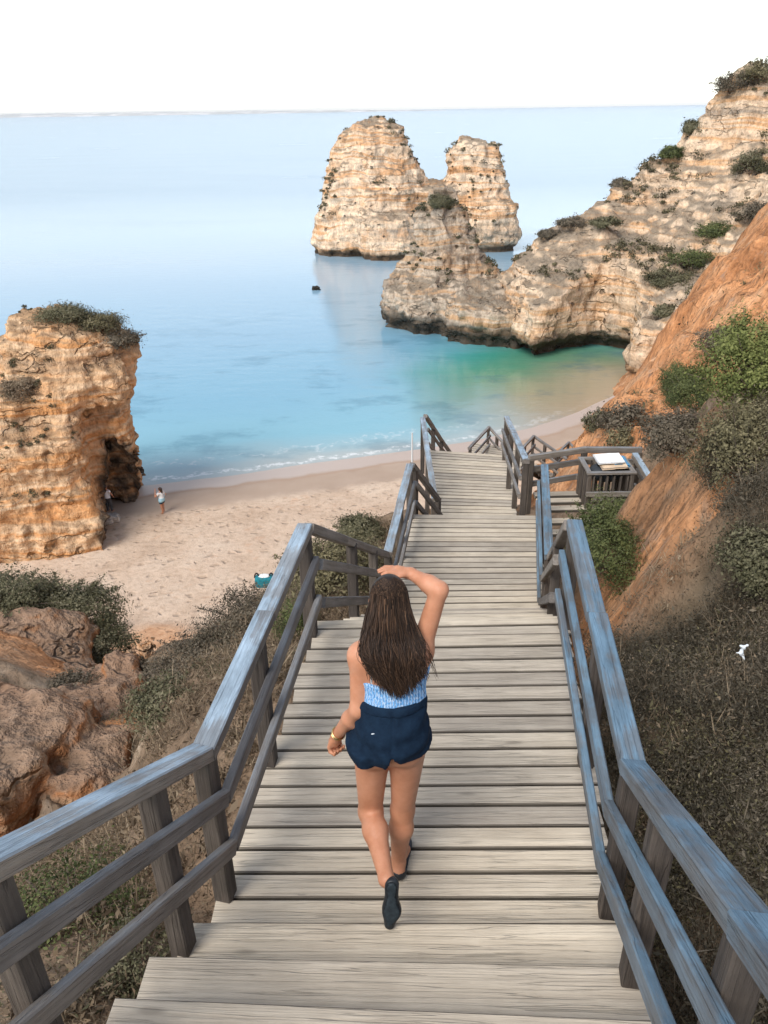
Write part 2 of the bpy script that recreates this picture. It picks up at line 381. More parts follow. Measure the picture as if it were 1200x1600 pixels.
def make_far_coast():
    n = 420; x = np.linspace(-5600, 700, n); y0 = 8600+400*np.sin(x/900)
    h = 26+34*np.clip(noise2(x, x*0, .0011, 4)+.35, 0, 1)*np.clip((1200-x)/3500, .12, 1) + 9*np.abs(noise2(x, x*0, .02, 3))
    h *= .62*np.clip((700-x)/900, .2, 1)
    rows = []
    for k, (dy, f) in enumerate(((-60, 0), (0, .35), (140, .6), (500, 1.0), (1500, .9), (2600, 0))):
        rows.append(np.stack([x, y0+dy, h*f + (4*noise2(x, x*0+k*50, .03, 3) if 0 < k < 5 else 0)-(2 if k in (0, 5) else 0)], 1))
    V = np.stack(rows, 0).reshape(-1, 3)
    M = Mat('far_coast_land'); p = M.pos()
    c = M.ramp(M.noise(M.map(p, (.004, .004, .05)), 1.0, 5, .6), [(.35, (.36, .38, .36)), (.5, (.5, .48, .44)), (.62, (.78, .76, .73))])
    tag(link('far_coast', mesh_np('far_coast', V, grid_faces(6, n)[:, ::-1]), M.done(c)), kind='structure')
make_far_coast()

# ================================================================== rocks
def lobe(X, Y, Z, cx, cy, rx, ry, h, top=.5, pw=1.0, z0=-2.0, lean=(0, 0), rot=0.0, rnd=1.0):
    t = np.clip((Z-z0)/(h-z0), 0, 1); dx = X-cx-lean[0]*t; dy = Y-cy-lean[1]*t
    if rot: c, s = math.cos(rot), math.sin(rot); dx, dy = dx*c+dy*s, -dx*s+dy*c
    q = np.sqrt((dx/rx)**2+(dy/ry)**2)
    d = (q-(1-(1-top)*t**pw))*min(rx, ry)+rnd; dz = Z-h+rnd
    return np.sqrt(np.maximum(d, 0)**2+np.maximum(dz, 0)**2)+np.minimum(np.maximum(d, dz), 0)-rnd
def smn(a, b, k):
    h = np.clip(k-np.abs(a-b), 0, None)/k; return np.minimum(a, b)-h*h*k*.25
def rough_rock(fld, base, strata=.6, sf=.55, big=.9, bf=.16, small=.3, ss=.6, tilt=(0, 0), under=0.0, seed=0.0, flute=.4, ff=.3):
    F = np.broadcast_to(base, fld.F.shape).astype(np.float32).copy()
    band = np.argwhere(np.abs(F) < .62*(strata+big)+.45*flute+under*.5+2*fld.h)
    P = np.stack([fld.ax[k][band[:, k]] for k in range(3)], 1)
    zz = P[:, 2] + P[:, 0]*tilt[0] + P[:, 1]*tilt[1] + 1.2*pnoise(P*.06+seed)
    st = pnoise(np.stack([P[:, 0]*.05+seed, P[:, 1]*.05, zz*sf], 1)) + .6*pnoise(np.stack([P[:, 0]*.09, P[:, 1]*.09+seed, zz*sf*2.7], 1))
    n = big*fbm(P*bf+seed, 2) + strata*np.tanh(st*2.2)*.6*(.55+1.1*pnoise(P*.07+seed+4)) + flute*(.5-2*np.abs(pnoise(P*np.array([ff, ff, ff*.25], np.float32)+seed)))
    if under: n = n + under*np.exp(-((P[:, 2]-.2)/.9)**2)
    F[band[:, 0], band[:, 1], band[:, 2]] += n
    F[:, :, 0] = 1; fld.F = F; fld.fine = (strata, sf, small, ss, seed, flute, ff)
def vnormals(V, F):
    a = V[F[:, 2]]-V[F[:, 0]]; b = V[F[:, 3]]-V[F[:, 1]]; n = np.cross(a, b); N = np.zeros_like(V)
    for k in range(4):
        for c in range(3): N[:, c] += np.bincount(F[:, k], n[:, c], len(V))
    return N/np.maximum(np.linalg.norm(N, axis=1), 1e-12)[:, None]
def rock_mesh(name, fld):
    """surface of the field, with the fine relief pushed along the normals"""
    V, F = fld.mesh(); strata, sf, small, ss, seed, flute, ff = fld.fine; P = V.astype(np.float32)
    n = small*fbm(P*ss+seed, 4, ridge=True) + .35*strata*pnoise(np.stack([P[:, 0]*.2, P[:, 1]*.2, P[:, 2]*sf*6.5+seed], 1)) + .4*flute*fbm(P*np.array([2.2*ff, 2.2*ff, ff*.6], np.float32)+seed, 2, ridge=True)
    V = V-vnormals(V, F)*n[:, None]
    return mesh_np(name, V, F, smooth=False)
def close_box(F):
    F[0] = F[-1] = 1; F[:, 0] = F[:, -1] = 1; F[:, :, -1] = 1

ROCK_FAR = rock_material('stack_limestone', tide=1.5, lichen=.25, fr=.42)
ROCK_MID = rock_material('pinnacle_limestone', cream=(.37, .30, .235), ochre=(.42, .265, .15), pale=(.44, .375, .305), tide=2.6, lichen=.95, fr=.5, off=2.3, lift=.86)
ROCK_CLIFF = rock_material('headland_limestone', cream=(.45, .335, .235), ochre=(.44, .26, .135), pale=(.52, .41, .305), tide=2.6, lichen=.6, fr=.5, off=.7)
ROCK_NEAR = rock_material('beach_rock_sandstone', cream=(.46, .29, .165), ochre=(.44, .215, .085), pale=(.50, .37, .25), grey=(.33, .24, .165), tide=-4.0, lichen=.3, fr=.8, pit=.45, soil=(.33, .21, .12), off=4.1, cave_dark=True, crs=1.2)

def make_double_stack():
    f = Field((-16, 124, -1.6), (28, 156, 23), .3); X, Y, Z = f.ax[0][:, None, None], f.ax[1][None, :, None], f.ax[2][None, None, :]
    d = lobe(X, Y, Z, -.9, 143, 10.6, 8.5, 21.2, .30, 2.7, rnd=2.6)
    d = smn(d, lobe(X, Y, Z, 16.6, 144.5, 5.5, 6.0, 17.5, .74, 4.0, rnd=2.0, lean=(-.2, 0)), .6)
    d = smn(d, lobe(X, Y, Z, 7.0, 144, 13.0, 6.0, 11.0, .9, 2, rnd=1.2), 1.0)
    d = smn(d, lobe(X, Y, Z, 1.6, 136, 6.6, 5.6, 7.2, .72, 1.6, rnd=1.5), 1.2)
    d = smn(d, lobe(X, Y, Z, -7.4, 140.5, 4.6, 4.5, 6.0, .75, 1.6, rnd=1.5), 1.2)
    d = smn(d, lobe(X, Y, Z, 19.5, 141, 5.2, 4.2, 8.0, .85, 2.0, rnd=1.2), 1.5)
    rough_rock(f, d, strata=.6, sf=.36, big=1.0, bf=.17, small=.55, ss=.55, under=.9, tilt=(.03, 0), flute=.7, ff=.28); close_box(f.F)
    return tag(link('sea_stack', rock_mesh('sea_stack', f), ROCK_FAR), 'tall twin-humped limestone sea stack with a notch, standing in open water', 'sea stack')
STACK = make_double_stack()
def make_pinnacle():
    f = Field((-4, 70, -1.4), (26, 106, 16), .24); X, Y, Z = f.ax[0][:, None, None], f.ax[1][None, :, None], f.ax[2][None, None, :]
    d = lobe(X, Y, Z, 7.2, 91.5, 8.6, 7.0, 14.9, .16, 1.02, rnd=.9, lean=(-.3, 0))
    d = smn(d, lobe(X, Y, Z, 7.0, 90.5, 7.8, 7.0, 5.2, .82, 2, rnd=1.2), 1.2)
    d = smn(d, lobe(X, Y, Z, 14.0, 84.5, 8.0, 7.0, 4.6, .8, 2, rnd=1.2), 1.5)
    d = smn(d, lobe(X, Y, Z, 11.6, 91.0, 3.8, 4, 6.2, .5, 1, rnd=.8), 1.2)
    rough_rock(f, d, strata=.4, sf=.5, big=1.4, bf=.17, small=.6, ss=.6, under=.9, seed=5.2, flute=.8, ff=.35); close_box(f.F)
    return tag(link('rock_pinnacle', rock_mesh('rock_pinnacle', f), ROCK_MID), 'pointed grey rock pinnacle with a bush on its tip, before the twin stack', 'sea stack')
PINN = make_pinnacle()

def mq(points, c=.6):
    P = np.array(points, float); A = np.sqrt(((P[:, None, :2]-P[None, :, :2])**2).sum(-1)+c*c)
    n = len(P); T = np.c_[np.ones(n), P[:, :2]]; K = np.block([[A+np.eye(n)*1e-3, T], [T.T, np.zeros((3, 3))]])
    wgt = np.linalg.solve(K, np.r_[P[:, 2], 0, 0, 0])
    def ev(x, y):
        out = wgt[n]+wgt[n+1]*x+wgt[n+2]*y
        for k in range(n): out = out+wgt[k]*np.sqrt((x-P[k, 0])**2+(y-P[k, 1])**2+c*c)
        return out
    return ev
def make_headland():
    A = [at(*q) for q in ((800, 404, 89), (860, 356, 91), (930, 320, 93), (1000, 266, 94), (1070, 218, 95), (1120, 152, 93), (1160, 134, 91), (1200, 128, 90),
         (820, 425, 83), (870, 405, 81), (940, 392, 80), (990, 400, 77), (1000, 335, 87), (1080, 300, 87), (1100, 380, 79), (1180, 250, 85), (1180, 330, 78), (1050, 460, 71), (1010, 512, 68), (1120, 440, 72), (1190, 180, 89), (1130, 200, 91), (1020, 450, 74))]
    A += [np.array(q) for q in ((60, 100, 22), (60, 75, 22), (34, 62, 14), (45, 112, 12), (30, 112, 4), (12, 104, 1), (26, 64, 9))]
    A += [q+np.array([q[0]*.06, q[1]*.06, -4.5]) for q in A[:8]]
    Hh = mq(A, 1.2)
    poly = [down(px, py, CZ)[:2] for px, py in ((790, 545), (815, 566), (850, 565), (890, 556), (935, 546), (968, 556), (984, 590), (1000, 612))] + [np.array(q) for q in ((28., 58.), (46., 52.), (75, 60.), (75, 125.), (14., 108.), (11., 93.))]
    f = Field((8, 57, -1.4), (62, 112, 29), .36); x2, y2 = f.ax[0][:, None]*np.ones((1, len(f.ax[1]))), f.ax[1][None, :]*np.ones((len(f.ax[0]), 1))
    H2 = Hh(x2, y2)
    best = np.full(x2.shape, 1e9); inside = np.zeros(x2.shape, bool)
    for a, b in zip(poly, poly[1:]+poly[:1]):
        d = b-a; t = np.clip(((x2-a[0])*d[0]+(y2-a[1])*d[1])/(d@d), 0, 1); best = np.minimum(best, np.hypot(x2-a[0]-t*d[0], y2-a[1]-t*d[1]))
        cr = ((a[1] > y2) != (b[1] > y2)) & (x2 < (b[0]-a[0])*(y2-a[1])/np.where(b[1] == a[1], 1e-9, b[1]-a[1])+a[0]); inside ^= cr
    sd2 = np.where(inside, -best, best)
    Z = f.ax[2][None, None, :]
    a_ = sd2[:, :, None]+.10*Z+1.0; b_ = (Z-H2[:, :, None])*.75+1.0
    d = np.sqrt(np.maximum(a_, 0)**2+np.maximum(b_, 0)**2)+np.minimum(np.maximum(a_, b_), 0)-1.0
    # foot knob beside the orange slope
    kb = down(1010, 600, 21.2); d = smn(d, lobe(f.ax[0][:, None, None], f.ax[1][None, :, None], Z, kb[0]+.6, kb[1]+1.5, 2.2, 2.6, 6.3, .8, 2, rnd=.8), .6)
    rough_rock(f, d, strata=.85, sf=.5, big=1.2, bf=.13, small=.6, ss=.5, under=1.9, seed=9.1, flute=.6, ff=.25); f.F[:, :, -1] = 1; f.F[0] = 1; f.F[:, 0] = 1; f.F[-1] = 1; f.F[:, -1] = 1
    return tag(link('headland_cliff', rock_mesh('headland_cliff', f), ROCK_CLIFF), 'long layered limestone headland cliff rising to the right above the cove', 'cliff')
HEAD = make_headland()

def rbox(X, Y, Z, x0, x1, y0, y1, z0, z1, r=.8, rot=0.0):
    cx, cy, cz = (x0+x1)/2, (y0+y1)/2, (z0+z1)/2; dx, dy = X-cx, Y-cy
    if rot: c, q = math.cos(rot), math.sin(rot); dx, dy = dx*c+dy*q, -dx*q+dy*c
    a, b, c = np.abs(dx)-(x1-x0)/2+r, np.abs(dy)-(y1-y0)/2+r, np.abs(Z-cz)-(z1-z0)/2+r
    return np.sqrt(np.maximum(a, 0)**2+np.maximum(b, 0)**2+np.maximum(c, 0)**2)+np.minimum(np.maximum(np.maximum(a, b), c), 0)-r
def make_left_rock():
    f = Field((-30, 31.5, 0.0), (-10.5, 51, 14), .14); X, Y, Z = f.ax[0][:, None, None], f.ax[1][None, :, None], f.ax[2][None, None, :]
    R2 = math.radians(20)
    d = rbox(X, Y, Z, -21.4, -15.0, 40.6, 47.0, -2, 9.8, 1.3, R2*.9)
    e = np.sqrt(((X+17.9)/3.9)**2+((Y-43.4)/3.3)**2+((Z-9.6)/3.0)**2); d = smn(d, (e-1)*2.8, 1.0)
    d = smn(d, rbox(X, Y, Z, -18.6, -14.2, 39.7, 45, 7.5, 9.9, .75, R2*.9), .35)
    d = smn(d, rbox(X, Y, Z, -27, -16.7, 38.0, 46, -2, 9.3, 1.0, R2*.6), .5)
    d = smn(d, rbox(X, Y, Z, -27.5, -16.6, 36.6, 43, -2, 7.2, .7, R2*.8), .35)
    d = smn(d, rbox(X, Y, Z, -28, -16.3, 35.6, 42, -2, 4.4, .8, R2), .5)
    d = smn(d, rbox(X, Y, Z, -28, -15.6, 35.1, 42, -2, 2.6, .8, R2), .6)
    rough_rock(f, d, strata=.42, sf=.55, big=.75, bf=.26, small=.36, ss=1.0, seed=2.7, flute=.28, ff=.55)
    zc = np.clip(Z, .2, 5.9); tt = (5.9-zc)/5.4
    xl = -15.35-1.15*tt; xr = -15.2+2.3*tt**.85
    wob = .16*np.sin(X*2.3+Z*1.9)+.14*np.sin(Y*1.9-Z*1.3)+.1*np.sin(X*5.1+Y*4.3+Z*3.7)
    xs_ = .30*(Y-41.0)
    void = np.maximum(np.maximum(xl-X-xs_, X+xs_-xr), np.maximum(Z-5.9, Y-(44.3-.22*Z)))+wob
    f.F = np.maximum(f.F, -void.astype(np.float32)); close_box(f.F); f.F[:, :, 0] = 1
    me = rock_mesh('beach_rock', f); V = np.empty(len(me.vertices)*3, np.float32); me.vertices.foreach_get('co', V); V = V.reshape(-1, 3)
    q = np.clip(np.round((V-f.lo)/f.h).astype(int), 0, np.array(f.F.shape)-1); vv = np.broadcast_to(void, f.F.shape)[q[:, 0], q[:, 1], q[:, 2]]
    at_ = me.attributes.new('cave_dark', 'FLOAT', 'POINT'); at_.data.foreach_set('value', np.clip(1.0-(vv-.05)/.45, 0, 1).astype(np.float32))
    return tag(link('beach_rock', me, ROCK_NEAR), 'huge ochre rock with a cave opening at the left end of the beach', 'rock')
LROCK = make_left_rock()

def small_rock(name, c, r, label, mat, seed, h=.06, flat=.8):
    f = Field(np.array(c)-np.array(r)*1.5, np.array(c)+np.array(r)*1.5, h); X, Y, Z = f.ax[0][:, None, None], f.ax[1][None, :, None], f.ax[2][None, None, :]
    q = np.maximum(np.maximum(np.abs((X-c[0])*.9+(Y-c[1])*.3)/r[0], np.abs((Y-c[1])*.92-(X-c[0])*.25+(Z-c[2])*.2)/r[1]), np.abs((Z-c[2])+.3*(X-c[0]))/r[2])
    e = np.sqrt(((X-c[0])/r[0])**2+((Y-c[1])/r[1])**2+((Z-c[2])/r[2])**2)
    d = ((q*.6+e*.45)-1)*min(r)
    m = min(r); rough_rock(f, d, strata=.12*m, sf=1.2/m, big=.5*m, bf=.8/m, small=.16*m, ss=2.2/m, seed=seed); close_box(f.F)
    return tag(link(name, rock_mesh(name, f), mat), label, 'rock')
WETROCK = rock_material('wet_dark_rock', cream=(.035, .04, .04), ochre=(.03, .03, .03), pale=(.05, .055, .05), grey=(.02, .025, .03), tide=9, fr=1)
p_ = down(494, 453, CZ); small_rock('sea_rock', (p_[0], p_[1], .15), (.75, .6, .5), 'small dark rock poking out of the water near the twin stack', WETROCK, 3.3, .1)
# ================================================================== hillside
ANCH = [rel(*q) for q in (
    (-1.0, 2.3, 3.75), (-.85, 3.5, 3.8), (-.65, 4.5, 4.0), (-.35, 6, 5.05), (-.15, 7.5, 5.85), (.3, 10, 6.1), (.6, 12, 7.1), (.7, 14, 7.3), (.9, 17, 9.6),
    (-1.3, 1.2, 3.1), (-1.4, 0, 2.4), (-1.5, -2, 1.7), (1.2, 0, 2.3), (1.1, 1.2, 3.1), (1.3, -2, 1.5), (-4, -2, 3), (-4, 1, 4.3), (-6, 3, 6.3),
    (1.25, 2.3, 3.6), (1.35, 3.5, 3.6), (1.55, 4.5, 3.85), (1.9, 6, 4.8), (2.15, 7.3, 5.5), (3, 9.5, 5.75), (3.3, 11, 6), (2.7, 13, 7.1), (3.0, 15, 8.2), (3.4, 17.5, 9.4), (4.6, 19.5, 10.2),
    (-14, 18, 18.6), (-9.5, 18.5, 18.6), (-6.2, 17.2, 18.3), (-4.2, 18.5, 18.6), (-2.4, 19, 18.8), (-.2, 20.5, 18.5), (1.4, 22.5, 18.8), (-14, 24, 23), (-6, 24, 23), (0, 27, 23), (3, 30, 22.8), (-20, 20, 21), (-22, 12, 12), (-16, 6, 7.5), (-12, 0, 5),
    (5, 13, 5.6), (7, 17, 6.8), (5, 24.5, 14), (6, 29, 20), (4.2, 26, 19), (12, 37, 15), (10, 41, 21.5), (18, 46, 14), (15, 53, 22), (8, 50, 23.5), (24, 50, 9), (30, 40, 2), (40, 45, 2), (14, 20, 2.5), (20, 10, 1), (10, 5, .5), (10, -2, .3), (24, 60, 14), (34, 60, 9), (5, -2, 1), (5, 2, 1.8), (20, 62, 22), (2, 36, 24.5), (-20, 34, 25))]
ANCH += [at(*q) for q in (
    (250, 1100, 6.3), (300, 1050, 8.6), (380, 960, 12.3), (420, 938, 13.4), (330, 1005, 10.8), (250, 1030, 10.6), (540, 900, 9.4), (560, 835, 14.2), (600, 842, 13.2), (150, 1330, 4.4), (50, 1450, 3.0), (100, 1550, 2.2), (250, 1400, 3.0), (330, 1250, 3.6), (400, 1080, 5.0),
    (160, 1295, 6.1), (215, 1185, 7.8), (206, 1110, 10.0), (150, 1190, 6.9), (80, 1185, 7.0), (0, 1190, 7.1), (130, 1300, 6.35), (30, 1290, 6.5), (60, 1112, 8.2), (0, 1065, 9.0), (130, 1105, 8.7), (165, 1060, 10.4), (185, 1130, 8.5),
    (0, 968, 13), (50, 1012, 11.8), (105, 1055, 11.0), (0, 1045, 9.9), (100, 985, 14.8), (160, 1015, 13.8), (185, 1050, 12.6), (30, 950, 14.6),
    (1100, 1300, 2.9), (1150, 1065, 4.2), (1180, 900, 5.0), (1150, 790, 5.6), (1150, 670, 6.6), (1190, 540, 7.8), (1120, 560, 8.3), (1050, 1000, 5.0), (1000, 1060, 4.6), (1050, 1200, 3.4), (1150, 1450, 2.2),
    (985, 955, 5.7), (948, 935, 6.2), (1000, 850, 7.0), (1015, 775, 7.7), (1090, 880, 6.3), (962, 872, 6.9), (1045, 670, 10.0), (1012, 712, 10.6), (1080, 800, 6.6),
    (1100, 455, 28), (1050, 525, 26), (1003, 612, 23), (942, 682, 20), (1180, 385, 34), (1150, 445, 28), (1062, 600, 21), (985, 700, 16.5), (1190, 340, 39), (1080, 540, 23), (905, 700, 19.5))]
for q in ((150, 1190, 6.9), (80, 1185, 7.0), (0, 1190, 7.1), (60, 1112, 8.2), (0, 1065, 9.0), (130, 1105, 8.7)):
    k = int(np.argmin([np.abs(a-at(*q)).sum() for a in ANCH])); ANCH[k] = ANCH[k]-np.array([0, 0, .55])
_H = mq(ANCH, .5)
PATH = np.array([(-.35, -1.5, .95), (.1, 2.25, 3.25), (.37, 4.55, 3.25), (.95, 7.45, 5.2), (1.3, 10.0, 5.2), (1.55, 11, 6.35), (1.8, 15, 6.35), (2.7, 20, 9.6), (3.8, 22.5, 9.6)])
def path_lim(x, y):
    best = np.full(x.shape, 1e9); D = np.zeros(x.shape)
    for a, b in zip(PATH[:-1], PATH[1:]):
        d = b-a; t = np.clip(((x-a[0])*d[0]+(y-a[1])*d[1])/(d[0]**2+d[1]**2), 0, 1); q = np.hypot(x-a[0]-t*d[0], y-a[1]-t*d[1])
        m = q < best; best = np.where(m, q, best); D = np.where(m, a[2]+t*d[2], D)
    return CZ-D-.42+np.maximum(0, best-1.2)*2.0, best
def hill_z(x, y):
    h = _H(x, y); r = np.hypot(x, y); k = np.clip(r/9, .25, 2.2)
    rug = .20*k*noise2(x, y, .42/1.0, 4) + .10*k*noise2(x, y, 1.3, 3, ridge=True) + .05*noise2(x, y, 4.0, 3, ridge=True)
    fo = np.clip((y-14)/6, 0, 1)*np.clip((x-3)/3, 0, 1); h = h+fo*(.45*noise2(x*.9+y*.5, y*.25-x*.1, .8, 3, ridge=True)+.3*noise2(x, y, .5, 3, ridge=True))
    rill = .30*noise2(x*.8+y*.7, y*.16-x*.2, 1.1, 3, ridge=True)*np.clip((x-1.8)/1.5, 0, 1)*np.clip(y/6-.6, 0, 1.6)
    # a dry crack through the clay block left of the stairs
    cx = -4.35+.16*np.sin(y*5)+(y-6.6)*.28; crack = -.55*np.exp(-((x-cx)/.055)**2)*np.clip((7.45-y)/.2, 0, 1)*np.clip((y-6.0)/.2, 0, 1)
    blk = np.exp(-((x+4.2)/1.8)**2-((y-6.8)/1.3)**2); h = h+blk*(.16*noise2(x, y, 2.2, 3, ridge=True)+.10*noise2(x*.6+y, y*.3, 3.0, 3, ridge=True))
    h = h+rug+rill+crack; lim, b = path_lim(x, y)
    # platform beside the second landing
    pl = np.maximum(np.abs(x-3.0)-.9, np.abs(y-10.0)-.8); lim = np.minimum(lim, CZ-5.45+np.maximum(0, pl)*2.2)
    return np.minimum(h, lim)
ORANGE = [(at(1100, 455, 28), 7), (at(1050, 540, 25), 4.5), (at(1003, 620, 22), 3.2), (at(950, 680, 20), 3.0), (at(1180, 385, 34), 7), (at(1060, 600, 21), 3), (at(980, 860, 7), .9), (at(1005, 800, 7.4), .9), (at(955, 910, 6.4), .7), (at(1030, 760, 8), .7), (at(1060, 850, 6.6), .75), (at(1010, 920, 6.0), .6),
          (at(40, 1010, 12), 1.3), (at(0, 985, 12.5), 1.3), (at(90, 1045, 11), .7), (at(190, 1150, 8.5), .5), (at(1000, 700, 15), 2)]
GREEN = [(at(1120, 1200, 3.6), 1.6), (at(1150, 1000, 4.6), 1.4), (at(1150, 720, 6), 1.2), (at(1100, 600, 8), 1.6), (at(90, 985, 14.5), 2), (at(300, 1050, 8.6), 1.6), (at(380, 970, 12), 1.8)]
def make_hillside():
    r = np.geomspace(.9, 75, 430); th = np.radians(np.linspace(-70, 70, 390)); R_, T_ = np.meshgrid(r, th, indexing='ij')
    x = R_*np.sin(T_); y = R_*np.cos(T_)-1.2; z = hill_z(x, y)
    def blobs(L):
        a = np.zeros(x.shape)
        for c, rad in L: a = np.maximum(a, np.clip(1.35-np.hypot(x-c[0], y-c[1])/rad, 0, 1))
        return a
    far = np.clip((y-13)/4, 0, 1)*np.clip((x-2)/2, 0, 1)
    o = np.clip(np.maximum(blobs(ORANGE)*1.35, far)*(.9+.9*noise2(x, y, .6, 3)), 0, 1); g = np.clip(blobs(GREEN)+.5*noise2(x, y, .8, 3), 0, 1)*(1-o)
    global HILL_O
    me = mesh_np('hillside', np.stack([x, y, z], -1).reshape(-1, 3), grid_faces(len(r), len(th))[:, ::-1], attrs={'orange': ('POINT', o.ravel()), 'green': ('POINT', g.ravel())})
    return tag(link('hillside', me, soil_material('hillside_soil')), kind='structure')
HILL = make_hillside()

# ================================================================== timber
def wood_material(name, light, dark, tint=None, tintw=0.0, topw=0.0, grain=1.0, gap_shade=0.0):
    M = Mat(name, .85, .2); o = M.obj(); rnd = M.n('ObjectInfo').outputs['Random']
    off = M.n('CombineXYZ', {0: M.math('MULTIPLY', rnd, 91.0), 1: M.math('MULTIPLY', rnd, 37.0), 2: 0.0}).outputs[0]
    v = M.n('VectorMath', {0: o, 1: off}, operation='ADD').outputs[0]
    g1 = M.noise(M.map(v, (.9, 28, 28)), 1.0, 6, .65, .4); g2 = M.noise(M.map(v, (5, 160, 160)), 1.0, 3, .6); bl = M.noise(v, 3.2, 4, .6)
    f = M.math('ADD', M.math('MULTIPLY', g1, .6), M.math('MULTIPLY', bl, .4))
    col = M.ramp(f, [(.34, dark), (.5, tuple((a+b)/2 for a, b in zip(light, dark))), (.63, light)])
    col = M.mix(.35, col, M.ramp(g2, [(.3, (.62, .6, .58)), (.6, (1.08, 1.08, 1.08))]), 'MULTIPLY')
    col = M.mix(1.0, col, M.ramp(rnd, [(0, (.76, .76, .77)), (.5, (1, .99, .97)), (1, (1.16, 1.14, 1.09))]), 'MULTIPLY')
    crk = M.math('SUBTRACT', 1.0, M.sm(M.math('ABSOLUTE', M.math('SUBTRACT', M.noise(M.map(v, (.9, 34, 34), (5, 3, 1)), 1.0, 2, .5, .2), .5)), .0, .018))
    col = M.mix(M.math('MULTIPLY', crk, M.math('MULTIPLY', M.sm(bl, .48, .62), .32)), col, tuple(c*.4 for c in dark))
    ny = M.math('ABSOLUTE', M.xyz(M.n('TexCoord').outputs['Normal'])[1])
    if gap_shade: col = M.mix(M.math('MULTIPLY', M.sm(ny, .45, .8), gap_shade), col, (.035, .030, .025))  # plank side faces darkened: shade of the gaps put into the colour
    kn = M.math('SUBTRACT', 1.0, M.sm(M.vor(M.map(v, (1.3, 5, 5)), 1.0), .03, .1))
    col = M.mix(M.math('MULTIPLY', kn, .6), col, tuple(c*.5 for c in dark))
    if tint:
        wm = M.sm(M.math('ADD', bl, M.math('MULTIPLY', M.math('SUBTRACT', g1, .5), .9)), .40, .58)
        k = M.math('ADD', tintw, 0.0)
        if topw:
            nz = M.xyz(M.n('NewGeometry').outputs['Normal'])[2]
            k = M.math('ADD', tintw, M.math('MULTIPLY', M.sm(nz, .3, .8), topw))  # up-facing wood goes bluer: sky reflection put into the colour
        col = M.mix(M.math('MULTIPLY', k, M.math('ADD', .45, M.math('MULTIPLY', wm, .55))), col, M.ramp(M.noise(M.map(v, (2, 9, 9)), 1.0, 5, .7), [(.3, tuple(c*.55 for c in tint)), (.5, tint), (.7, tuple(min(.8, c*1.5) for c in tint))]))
    return M.done(col, None, M.bump(M.math('SUBTRACT', M.math('ADD', g1, M.math('MULTIPLY', g2, .5)), M.math('MULTIPLY', crk, .6)), .7, .015))
DECK = wood_material('weathered_deck_wood', (.61, .54, .44), (.41, .355, .285), gap_shade=.85)
POST = wood_material('dark_post_wood', (.15, .125, .105), (.062, .052, .045))
RAILW = wood_material('sky_tinted_weathered_rail_wood', (.30, .255, .21), (.15, .125, .105), tint=(.31, .40, .48), tintw=.05, topw=.88)  # sky light put into the colour of the rail tops
RAILR = wood_material('sky_tinted_worn_rail_wood', (.24, .21, .18), (.12, .105, .095), tint=(.13, .225, .31), tintw=.42, topw=.45)  # worn wood with sky light put into its colour, strongest on top
RAILG = wood_material('grey_rail_wood', (.31, .27, .23), (.155, .13, .11), tint=(.2, .27, .34), tintw=.05, topw=.3)

_beams = {}
def beam_mesh(L, wd, ht, bev=.006):
    key = (round(L, 2), wd, ht)
    if key not in _beams:
        x, y, z = L/2, wd/2, ht/2; b = bev
        V = []
        for sx in (-1, 1):
            X = sx*x
            for (a, c) in ((-1, -1), (1, -1), (1, 1), (-1, 1)):
                pass
        prof = [(-y+b, -z), (y-b, -z), (y, -z+b), (y, z-b), (y-b, z), (-y+b, z), (-y, z-b), (-y, -z+b)]
        V = [(-x, p, q) for p, q in prof]+[(x, p, q) for p, q in prof]
        V += [(-x-.0, 0, 0), (x, 0, 0)]
        me = bpy.data.meshes.new('beam')
        F = [(i, (i+1) % 8, 8+(i+1) % 8, 8+i) for i in range(8)]
        F += [((i+1) % 8, i, 16) for i in range(8)]+[(8+i, 8+(i+1) % 8, 17) for i in range(8)]
        me.from_pydata(V, [], [f[::-1] for f in F]); me.update(); _beams[key] = me
    return _beams[key]
_mb = {}
def beam(name, p0, p1, wd, ht, mat, parent, upv=(0, 0, 1), roll=0.0):
    p0 = Vector(p0); p1 = Vector(p1); d = p1-p0; L = d.length; X = d.normalized(); up = Vector(upv)
    Yv = up.cross(X).normalized(); Zv = X.cross(Yv)
    me0 = beam_mesh(L, wd, ht); key = (me0.name, mat.name)
    if key not in _mb:
        m = me0.copy(); m.materials.clear(); m.materials.append(mat); _mb[key] = m
    o = bpy.data.objects.new(name, _mb[key]); COL.objects.link(o)
    R3 = Matrix((X, Yv, Zv)).transposed()
    if roll: R3 = R3 @ Matrix.Rotation(roll, 3, 'X')
    Mx = Matrix.Translation((p0+p1)/2) @ R3.to_4x4()
    if parent is not None:
        o.parent = parent; o.matrix_parent_inverse = Matrix.Translation(-Vector(parent.location))
    o.matrix_basis = Mx
    return o

